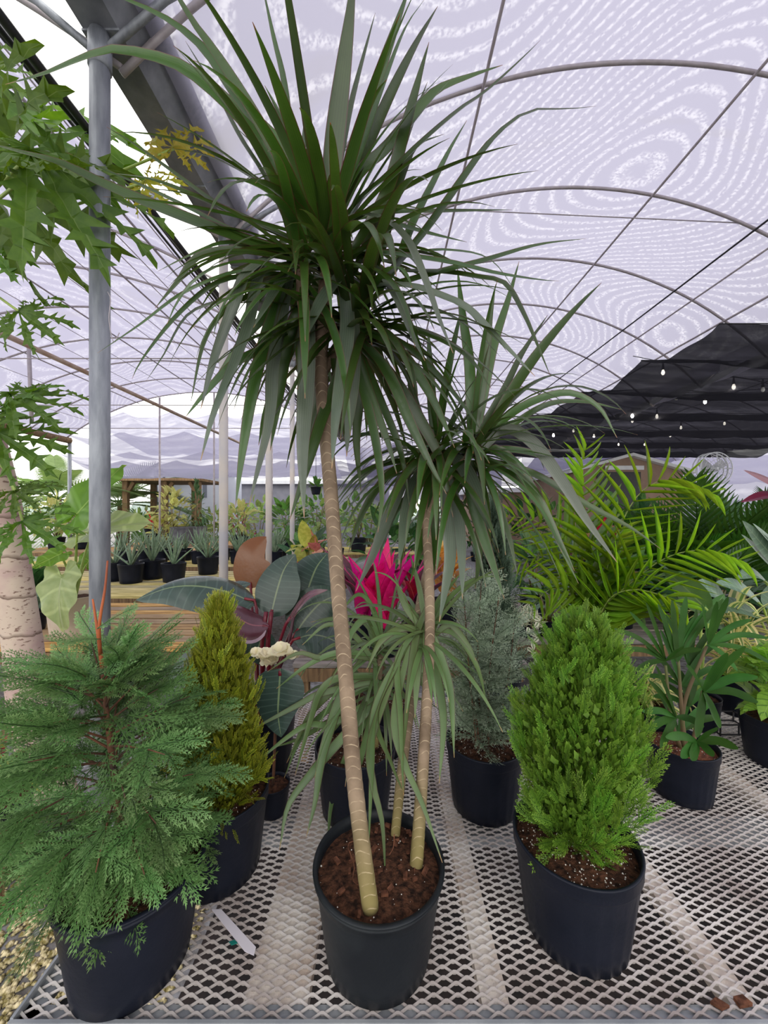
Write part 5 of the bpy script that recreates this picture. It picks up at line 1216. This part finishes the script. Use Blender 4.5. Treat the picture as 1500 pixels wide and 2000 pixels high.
for k in range(26):
    a = k * 2.4; e = random.Random(k).uniform(-.1, 1.4); d = V((math.cos(a) * math.cos(e), math.sin(a) * math.cos(e), math.sin(e))); inst(U_ov1, 'leaf', frame(c + V((0, 0, .11)) + d * .05, d, (0, 0, 1), .14), hp)
t = MB(); t.tube([c + V((0, 0, .1)), V((c.x, 6.0, zz1(c.x)))], .004, 5); t.build('hanger', M_black, hp)

# ------------------------------------------------------------------ right side plants
po = clump('trailing_pothos', 'cream-variegated plant in a small black pot with a trailing vine', 'potted plant', (W(1028, 1238, 3.12).x, 3.14, .70), [U_wht], 110, .085, (-.1, 1.4), .075, .13, spread=.11)
for k in range(9):
    x, y = 1040 + 12 * math.sin(k * 1.9), 1205 + k * 10; inst(U_wht, 'leaf', frame(W(x, y, 2.96), V((math.cos(k * 2.2), -.4, -.5)), (0, -1, .4), .06), po)
t = MB(); t.tube(smooth([W(1034, 1200, 3.05), W(1040, 1230, 2.97), W(1045, 1260, 2.96), W(1036, 1290, 2.96)], 10), .003, 5); t.build('vine', M_stem, po)
bush('leafy_shrub', 'small green plant in a dark pot right of the trailing pothos', 'potted plant', (W(1075, 1240, 3.12).x, 3.15, .70), .17, .15, [U_ov1, U_sage], 60, .11, .085, stemh=.05)
bush('leafy_shrub', 'deep green shrub behind the trailing pothos', 'potted plant', (W(1040, 1180, 3.75).x, 3.75, .70), .30, .26, [U_ov1, U_ov2], 90, .15, .12, stemh=.06)
bush('leafy_shrub', 'grey-green shrub behind the feathery areca fronds', 'potted plant', (W(1120, 1180, 3.7).x, 3.7, .70), .32, .30, [U_sage, U_ov2], 90, .2, .12, stemh=.06)
bush('leafy_shrub', 'low dark shrub behind the areca stems', 'potted plant', (W(1210, 1200, 3.4).x, 3.4, .70), .34, .22, [U_ov2, U_ov1], 90, .2, .12)
clump('red_aglaonema', 'red and pink leaved aglaonema seen between the areca fronds', 'potted plant', (W(1240, 1180, 3.35).x, 3.35 + .5, .70), [U_red, unit_leaf('leaf', leafmat('rose_leaf', srgb(200, 120, 130), srgb(160, 50, 60), .4, .3), aspect=.5)], 22, .38, (.1, 1.3), .13, .2, rise=.6)
M_dp = leafmat('dark_palm_leaflet', (0.020, 0.085, 0.010), (0.038, 0.135, 0.018), .4, .36, vary=.3)
def frond_mesh(name, mat, n=18, L=.34, w=.03, droop=.35, seed=0, ang=.9):
    r = random.Random(seed); mb = MB(); ax = lambda t: V((0, t, -droop * t * t)); mb.tube([ax(k / 10) for k in range(11)], [.010 * (1 - .08 * k) for k in range(11)], 4, cap=False)
    for i in range(n):
        u = .2 + .8 * i / n; p = ax(u); l = L * math.sin(pi * min(1, .25 + .7 * (u - .2) / .8)) + .04
        for sg in (-1, 1):
            d = V((sg * math.sin(ang * (1.1 - .5 * u)), math.cos(ang * (1.1 - .5 * u)), .1 - droop * u)).normalized()
            mb.ribbon([p, p + d * l * .5 + V((0, 0, -.01)), p + d * l + V((0, 0, -.16 * l))], lambda t: w * (.7 + .5 * t) * (1 - t ** 3) + .003, (0, 0, 1), .15)
    return mb.mesh(name, mat)
DF = [frond_mesh('frond', M_dp, 18, .34, .030, d, k) for k, d in enumerate((.15, .35, .6))]
def palm(label, base, n, L, el, fm=None, potr=.14, name='palm', seed=1, stem=.0, group=None, cat='potted plant', tr=.02):
    r = random.Random(seed); base = V(base); th = thing(name, label, cat, tuple(base), group); z = base.z
    if potr: z = pot(th, base, potr, potr * .82, potr * 1.5, rs=seed, perl=0, n=30, ribs=0)
    if stem: t = MB(); t.tube([V((base.x, base.y, z - .01)), V((base.x + .05, base.y, z + stem))], [tr, tr * .8], 8); t.build('trunk', M_ctrunk, th); z += stem
    for k in range(n):
        a = k * 2.4 + r.uniform(-.3, .3); e = r.uniform(*el); d = V((math.cos(a) * math.cos(e), math.sin(a) * math.cos(e), math.sin(e)))
        inst(r.choice(fm or DF), 'frond', frame(V((base.x, base.y, z)), d, V((0, 0, 1)), L * r.uniform(.75, 1.1)), th)
    return th
palm('dark green palm directly below the round fan', (W(1372, 1150, 4.1).x, 4.15, .70), 20, 1.15, (.7, 1.45), seed=2)
palm('dark green palm at the right edge behind the sage-leaved plant', (W(1462, 1150, 4.0).x, 4.0, .70), 20, 1.2, (.7, 1.45), seed=3)
palm('low dark palm behind the red aglaonema', (W(1310, 1150, 3.9).x, 3.95, .70), 18, .85, (.2, 1.3), seed=4)
palm('spreading dark palm between the areca and the sage-leaved plant', (W(1390, 1190, 3.3).x, 3.35, .70), 18, .75, (.1, 1.2), seed=5)
palm('shadowy palm left of the tan shed', (W(1090, 1120, 5.7).x, 5.8, .70), 16, .9, (.2, 1.3), [frond_mesh('frond', M_gr1, 16, .3, .03, d, 7) for d in (.3, .6)], seed=6)
palm('pale feathery palm in front of the tan shed', (W(1190, 1100, 5.8).x, 6.3, .70), 16, .95, (.3, 1.4), [frond_mesh('frond', M_far, 16, .3, .03, d, 7) for d in (.3, .6)], seed=7)
palm('tall green palm in the back right corner', (W(1560, 1150, 5.8).x, 5.9, .70), 18, 1.4, (.5, 1.4), seed=8)
palm('feathery palm left of the fan stand', (W(1300, 1080, 6.0).x, 6.6, .70), 16, 1.0, (.3, 1.4), seed=9)
bush('leafy_shrub', 'dark leafy shrub under the fan', 'potted plant', (W(1420, 1120, 5.9).x, 6.0, .70), .5, .4, [U_ov2], 90, .34, .16)
bush('leafy_shrub', 'dark leafy shrub in front of the tan shed door', 'potted plant', (W(1240, 1090, 7.0).x, 7.0, .70), .6, .5, [U_ov2, U_ov1], 100, .34, .16)
bush('leafy_shrub', 'dark leafy shrub below the dark palms', 'potted plant', (W(1420, 1230, 3.1).x, 3.2, .70), .36, .20, [U_ov2, U_sage], 80, .22, .12)
# sage broad-leaved plant and red leaves at the right edge
sg = thing('sage_plant', 'broad sage-green leaved plant at the right edge above the striped plant', 'potted plant', (W(1520, 1300, 2.0).x, 2.05, BZ)); zs = pot(sg, (W(1530, 1300, 2.0).x, 2.0, BZ), .10, .085, .18, rs=4, perl=0)
sr = V((W(1530, 1300, 2.0).x, 2.0, zs))
for pts, w, nr in (([(1530, 1110), (1490, 1065), (1450, 1017)], 34, (-.4, -1, .5)), ([(1540, 1100), (1505, 1060), (1470, 1022)], 28, (.2, -1, .8)), ([(1525, 1120), (1485, 1085), (1448, 1044)], 42, (-.2, -.8, .9)), ([(1490, 1185), (1445, 1150), (1398, 1138)], 46, (0, -.7, 1)),
                   ([(1480, 1200), (1430, 1185), (1395, 1195)], 46, (0, -.7, 1)), ([(1500, 1190), (1530, 1150), (1560, 1140)], 46, (0, -.8, .8)), ([(1420, 1180), (1385, 1150), (1345, 1158)], 44, (0, -.8, .8)), ([(1430, 1235), (1400, 1210), (1350, 1215)], 46, (0, -.8, .8)), ([(1500, 1140), (1470, 1120), (1440, 1130)], 30, (0, -.7, .9))):
    broad(sg, pts, 1.98, -.05, w, nr, M_gr3, pet=sr, petm=M_pal)
bl = thing('broadleaf_plant', 'bright green broad leaf rising behind the lady palm', 'potted plant', (W(1380, 1370, 1.75).x, 1.78, BZ)); zs = pot(bl, (W(1372, 1370, 1.8).x, 1.82, BZ), .085, .07, .15, rs=4, perl=0, n=30)
br_ = V((W(1372, 1370, 1.8).x, 1.82, zs))
for pts, w, nr in (([(1385, 1195), (1340, 1150), (1296, 1110)], 50, (-.5, -1, .3)), ([(1340, 1200), (1310, 1180), (1270, 1190)], 40, (0, -.8, .8)), ([(1370, 1215), (1400, 1180), (1415, 1160)], 34, (.3, -1, .5))):
    broad(bl, pts, 1.82, 0, w, nr, M_gr1, pet=br_, petm=M_pal)
rl = thing('red_leaf_plant', 'plant with long dark red leaves poking in at the right edge', 'potted plant', (W(1580, 1300, 2.2).x, 2.5, .0)); rr_ = V((W(1590, 1100, 2.2).x, 2.4, 1.2))
t = MB(); t.tube([V((rr_.x, 2.42, .2)), rr_], .012, 8); t.build('stem', M_ctrunk, rl); pot(rl, (rr_.x, 2.42, 0), .14, .11, .24, rs=5, perl=0)
for pts, w, nr in (([(1575, 975), (1510, 940), (1452, 918)], 40, (0, .8, -.8)), ([(1580, 985), (1510, 968), (1447, 981)], 34, (0, -.5, 1)), ([(1590, 950), (1560, 880), (1530, 830)], 34, (-.5, -1, .2))):
    broad(rl, pts, 2.3, -.1, w, nr, leafmat('crimson_leaf', (.13, .010, .016), (.19, .02, .03), .35, .2, back=(.30, .15, .16), vary=.05), pet=rr_)
cv = clump('spider_plant', 'cream and yellow striped strap-leaved plant behind the lady palm', 'potted plant', (W(1440, 1300, 1.95).x, 1.95, BZ), S_var, 90, .28, (.1, 1.4), .10, .19, rise=.34, spread=.06)
clump('spider_plant', 'small yellow striped plant peeking out left of the lady palm stems', 'potted plant', (W(1275, 1390, 1.8).x, 1.80, BZ), S_var, 34, .22, (.1, 1.3), .08, .12, rise=.08, spread=.04)
clump('calathea', 'bright green calathea with feather-patterned leaves at the right edge', 'potted plant', (W(1522, 1480, 1.55).x, 1.56, BZ), [U_cal], 64, .165, (-.3, 1.2), .12, .19, rise=.24, spread=.06)
tr = thing('plant_tray', 'black wire plant tray behind the lady palm pot', 'tray', (W(1410, 1400, 1.85).x, 1.85, BZ))
x0, x1 = W(1385, 1400, 1.8).x, W(1455, 1400, 1.8).x
for z in (.006, .05):
    for a, b in (((x0, 1.74), (x1, 1.74)), ((x0, 1.86), (x1, 1.86)), ((x0, 1.74), (x0, 1.86)), ((x1, 1.74), (x1, 1.86))): t = MB(); t.bar((a[0], a[1], BZ + z), (b[0], b[1], BZ + z), .005); t.build('wire', M_black, tr, False)
for a in (x0, (x0 + x1) / 2, x1):
    for b in (1.74, 1.86): t = MB(); t.bar((a, b, BZ), (a, b, BZ + .052), .005); t.build('wire', M_black, tr, False)

# ------------------------------------------------------------------ fan, shed, pergola and what stands outside
fa = thing('drum_fan', 'round white wire-caged fan on a stand under the back nets', 'fan', (W(1390, 1000, 7).x, 7, 0)); c = W(1391, 916, 7.0); M_fan = plain('white_wire', (.62, .63, .66), None, .4)
for dy in (-.09, .0, .09):
    t = MB(); t.tube([c + V((.29 * math.cos(k * pi / 20), dy, .29 * math.sin(k * pi / 20))) for k in range(41)], .010 if dy else .014, 6, cap=False); t.build('cage_ring', M_fan, fa)
for r_ in (.09, .16, .23):
    for dy in (-.1,): t = MB(); t.tube([c + V((r_ * math.cos(k * pi / 16), dy - .02, r_ * math.sin(k * pi / 16))) for k in range(33)], .004, 4, cap=False); t.build('cage_wire', M_fan, fa)
for k in range(16):
    a = k * pi / 8; t = MB(); t.tube([c + V((.03 * math.cos(a), -.13, .03 * math.sin(a))), c + V((.29 * math.cos(a), -.09, .29 * math.sin(a)))], .004 if k % 4 else .010, 4); t.build('cage_wire', M_fan, fa)
for k in range(3):
    a = k * 2.094 + .5; t = MB(); d = V((math.cos(a), 0, math.sin(a))); t.ribbon([c + d * .04, c + d * .14, c + d * .26], lambda t_: .10 + .06 * t_, (d.cross(V((0, 1, 0))) * .5 + V((0, -1, 0))), .05, 4); t.build('blade', plain('fan_blade', (.5, .5, .53), None, .4), fa)
t = MB(); t.tube([c + V((0, -.12, 0)), c + V((0, .14, 0))], [.05, .07], 12); t.build('motor', M_fan, fa)
t = MB(); t.tube([V((c.x, 7.1, 0)), V((c.x, 7.1, c.z - .29))], .02, 8); t.tube([V((c.x - .24, 6.95, .9)), V((c.x - .24, 6.95, c.z + .16))], .014, 6); t.build('stand', M_fan, fa)
sh = thing('tan_shed', 'tan gabled shed with white trim and a dark doorway under the black cloth', 'shed', (W(1225, 1000, 13).x, 13.5, 0)); D = 13.0
a, b, ap = W(1010, 945, D), W(1335, 918, D), W(1228, 892, D); M_tan = plain('tan_wall', srgb(140, 116, 100), srgb(158, 132, 114), .8, 2)
x0, x1, ze, za = W(1120, 0, D).x, W(1334, 0, D).x, W(0, 922, D).z, W(0, 892, D).z; xm = W(1228, 0, D).x; mb = MB()
for y in (D, D + 4):
    for p in ((x0, 0), (x1, 0), (x1, ze), (xm, za), (x0, ze)): mb.add((p[0], y, p[1]))
mb.f = [[0, 1, 2, 3, 4], [9, 8, 7, 6, 5], [0, 4, 9, 5], [1, 6, 7, 2]]; mb.build('wall', M_tan, sh, False)
mb = MB()
for s, xe in ((-1, x0), (1, x1)):
    i = len(mb.v)
    for y in (D - .25, D + 4.2):
        for z in (0, .10): mb.add((xm, y, za + z)); mb.add((xe + s * .25, y, ze - .06 + z))
    mb.f += [[i, i + 1, i + 3, i + 2], [i + 4, i + 6, i + 7, i + 5], [i, i + 4, i + 5, i + 1], [i + 2, i + 3, i + 7, i + 6], [i + 1, i + 5, i + 7, i + 3]]
mb.build('roof', M_white, sh, False)
mb = MB(); mb.box((W(1165, 0, D).x, D - .04, 0), (W(1250, 0, D).x, D - .01, W(0, 922, D).z)); mb.build('doorway', M_black, sh, False)
mb = MB(); mb.box((W(1180, 0, D).x, D - .08, W(0, 918, D).z), (W(1255, 0, D).x, D - .04, W(0, 910, D).z)); mb.build('sign_board', M_white, sh, False)
for nm, lab, (xa, xb, yt, d, dep), mt in (('grey_building', 'long low grey metal building behind the far benches', (470, 760, 946, 24, 6), plain('grey_siding', srgb(122, 122, 132), srgb(136, 136, 146), .7, 2)), ('beige_wall', 'low beige building behind the dark palms at the far right', (930, 1130, 962, 20, 5), M_tan)):
    mb = MB(); th = thing(nm, lab, 'building', (W((xa + xb) / 2, 1000, d).x, d + dep / 2, 0)); mb.box((W(xa, 0, d).x, d, 0), (W(xb, 0, d).x, d + dep, W(0, yt, d).z)); mb.build('wall', mt, th, False)
    mb = MB(); mb.box((W(xa, 0, d).x - .3, d - .4, W(0, yt, d).z), (W(xb, 0, d).x + .3, d + dep + .3, W(0, yt, d).z + .22)); mb.build('roof', M_white, th, False)
# white trailer with a sign
D = 19; tl_ = thing('white_trailer', 'white box trailer behind the wooden pergola', 'trailer', (W(380, 1000, D).x, D + 1.5, 0)); M_tw = plain('trailer_white', srgb(214, 220, 232), srgb(226, 230, 240), .5, 1)
mb = MB(); mb.box((W(300, 0, D).x, D, .35), (W(428, 0, D).x, D + 3, W(0, 916, D).z)); mb.build('body', M_tw, tl_, False)
mb = MB(); mb.box((W(396, 0, D).x, D - .03, W(0, 972, D).z), (W(404, 0, D).x, D, W(0, 940, D).z)); mb.build('panel', plain('panel_grey', srgb(120, 126, 140), None, .5), tl_, False)
for px in (320, 410):
    mb = MB(); c = V((W(px, 0, D).x, D + .15, .36)); mb.tube([c, c + V((0, .3, 0))], .36, 16); mb.build('wheel', M_black, tl_)
D = 17.4; sn = thing('sign_board', 'white sign with a dark curved mark above the pergola', 'sign', (W(312, 1000, D).x, D, 0))
mb = MB(); mb.box((W(303, 0, D).x, D, W(0, 931, D).z), (W(322, 0, D).x, D + .05, W(0, 915, D).z)); mb.build('board', M_white, sn, False)
t = MB(); t.tube(smooth([W(306.5, 922, D - .02), W(309, 919, D - .02), W(313, 918.3, D - .02), W(317, 919.6, D - .02), W(319, 922.5, D - .02)], 12), .045, 6); t.build('mark', M_black, sn)
t = MB(); t.bar(W(308, 926.5, D - .02), W(318, 926.5, D - .02), .05); t.build('lettering', M_black, sn, False)
for px in (305, 320): t = MB(); t.tube([V((W(px, 0, D).x, D + .1, 0)), W(px, 931, D + .1)], .05, 6); t.build('post', M_galv, sn)
# wooden pergola
D = 15; pg = thing('wooden_pergola', 'open wooden pergola with a plank roof in front of the white trailer', 'pergola', (W(320, 1000, D).x, D + .8, 0))
for px, d in ((246, D), (322, D), (387, D), (300, D + 1.6), (380, D + 1.6)):
    t = MB(); x = W(px, 0, d).x; t.box((x - .10, d - .08, 0), (x + .10, d + .08, W(0, 938, D).z)); t.build('post', M_woodd, pg, False)
for k in range(9):
    t = MB(); y = D - .3 + k * .27; t.box((W(236, 0, D).x, y, W(0, 940, D).z), (W(397, 0, D).x, y + .22, W(0, 940, D).z + .10)); t.build('roof_plank', M_woodd, pg, False)
for px, s in ((322, 1), (387, -1), (246, 1)):
    t = MB(); t.bar(W(px, 968, D), W(px + s * 16, 942, D), .12); t.build('brace', M_woodd, pg, False)
# coconut palms and trees outside
FF = [frond_mesh('frond', M_farp, 26, .30, .020, d, k + 20, 1.0) for k, d in enumerate((.4, .7, 1.0))]
palm('coconut palm outside, left of the nearest steel pole', (W(112, 1000, 15).x, 15, 0), 20, 3.0, (-.2, 1.3), FF, None, 'coconut_palm', 12, 2.2, cat='tree', tr=.12)
palm('coconut palm outside, right behind the nearest steel pole', (W(232, 1000, 17).x, 17, 0), 18, 3.0, (-.2, 1.2), FF, None, 'coconut_palm', 14, 2.0, cat='tree', tr=.12)
palm('banana-like palm beside the pergola', (W(285, 1010, 14).x, 14, .0), 9, 1.5, (.4, 1.2), [unit_leaf('frond', M_far, aspect=.18, droop=.3)], None, 'banana_plant', 15, .9, cat='tree', tr=.08)
far_list = [('yellow_shrub', 'pale yellow shrub in front of the pergola post', 340, 1048, 12.6, .55, .65, [U_fary], .3, .70), ('yellow_shrub', 'small cream-yellow shrub beside the pergola, left one', 318, 1075, 12.2, .35, .5, [U_fary], .26, 0.2),
            ('green_shrub', 'green shrub under the pergola', 275, 1040, 14.2, .6, .6, [U_far, U_ov1], .3, .2), ('green_shrub', 'leafy green shrub on the far bench behind the elephant ear leaf', 110, 1030, 10.3, .6, .5, [U_far, U_fary], .28, .72),
            ('green_shrub', 'pale shrub on the far bench at the left of the nearest steel pole', 160, 1030, 10.3, .5, .45, [U_fary, U_far], .28, .72), ('green_shrub', 'grey-green shrub far left behind the papaya trunk', 30, 1030, 10.2, .7, .6, [U_far], .3, .72),
            ('green_shrub', 'distant green shrub right of the pergola', 420, 1030, 15, .7, .7, [U_far], .34, .0), ('green_shrub', 'distant pale shrub behind the second steel pole', 455, 1020, 14.4, .7, .8, [U_far, U_fary], .34, .0),
            ('green_shrub', 'distant tall shrub behind the third steel pole', 505, 1020, 16, .9, .9, [U_far], .36, .0), ('green_shrub', 'distant shrub left of the hanging pot', 575, 1020, 17, 1.0, .9, [U_far, U_ov1], .36, .0),
            ('green_shrub', 'distant shrub behind the tallest cane', 650, 1020, 15, 1.0, .8, [U_far, U_ov1], .36, .0), ('green_shrub', 'distant shrub right of the tallest cane', 720, 1020, 14.4, 1.0, .8, [U_far], .36, .0),
            ('green_shrub', 'distant shrub behind the right cane', 820, 1020, 14.4, 1.2, .8, [U_far, U_ov1], .36, .0), ('green_shrub', 'distant shrub behind the column juniper', 930, 1020, 13.4, 1.2, .8, [U_ov1, U_ov2], .36, .0),
            ('green_shrub', 'distant shrub left of the tan shed', 1040, 1020, 12.2, 1.2, .8, [U_ov1, U_ov2], .36, .0)]
for nm, lab, px, py, d, rx, rz, ms, sz, zb in far_list:
    bush(nm, lab, 'shrub', (W(px, py, d).x, d, zb), rx, rz, ms, 110, sz, .2, stemh=.12)
bush('cone_conifer', 'small dark green cone-shaped conifer in a grey pot near the pergola', 'potted plant', (W(385, 1030, 12.5).x, 12.5, .70), .40, .75, [unit_leaf('leaf', leafmat('far_conifer', (.04, .10, .035), (.07, .15, .05), .6, .2), n=4, cross=2, aspect=.25)], 200, .22, .30, potmat=M_potg, poth=.55, shape='cone')
th = thing('grey_pot', 'empty-looking big grey pot left of the cone-shaped conifer', 'pot', (W(356, 1030, 12.2).x, 12.2, .70)); pot(th, (W(356, 1030, 12.2).x, 12.2, .70), .36, .30, .55, M_potg, rs=3, perl=0, n=36, ribs=0)
clump('red_bromeliad', 'orange-red bromeliad on a pot under the pergola', 'potted plant', (W(296, 1020, 13.0).x, 13.0, .80), [unit_strap('leaf', leafmat('orange_leaf', srgb(200, 70, 40), srgb(170, 50, 40), .45, .3), .5, .10)], 26, .5, (.1, 1.3), .22, .35, rise=.3)
clump('red_flowers', 'distant plant with red flower heads behind the second steel pole', 'potted plant', (W(462, 1000, 15.4).x, 15.6, .3), [unit_leaf('leaf', leafmat('flower_red', srgb(200, 40, 80), srgb(170, 30, 60), .5, .3), n=4, cross=2)], 40, .26, (-.2, 1.4), .3, .5, rise=1.0, spread=.5)
# distant trees on the horizon
mb = MB(); RT = random.Random(5)
for k in range(150):
    x = -75 + k + RT.uniform(-1, 1); h = RT.uniform(1.6, 3.4) + (1.2 if RT.random() < .2 else 0); r = RT.uniform(1.2, 2.2); i0 = len(mb.v)
    for j in range(6):
        for i in range(8):
            th_ = 2 * pi * i / 8; q = math.sin(pi * (j + .35) / 6.2) * r * RT.uniform(.8, 1.15); mb.add((x + q * math.cos(th_), 62 + RT.uniform(-.5, .5) + q * math.sin(th_), h * j / 5 * RT.uniform(.95, 1.05)))
    for j in range(5):
        for i in range(8): mb.f.append([i0 + j * 8 + i, i0 + j * 8 + (i + 1) % 8, i0 + (j + 1) * 8 + (i + 1) % 8, i0 + (j + 1) * 8 + i])
    mb.f.append([i0 + 40 + i for i in range(8)])
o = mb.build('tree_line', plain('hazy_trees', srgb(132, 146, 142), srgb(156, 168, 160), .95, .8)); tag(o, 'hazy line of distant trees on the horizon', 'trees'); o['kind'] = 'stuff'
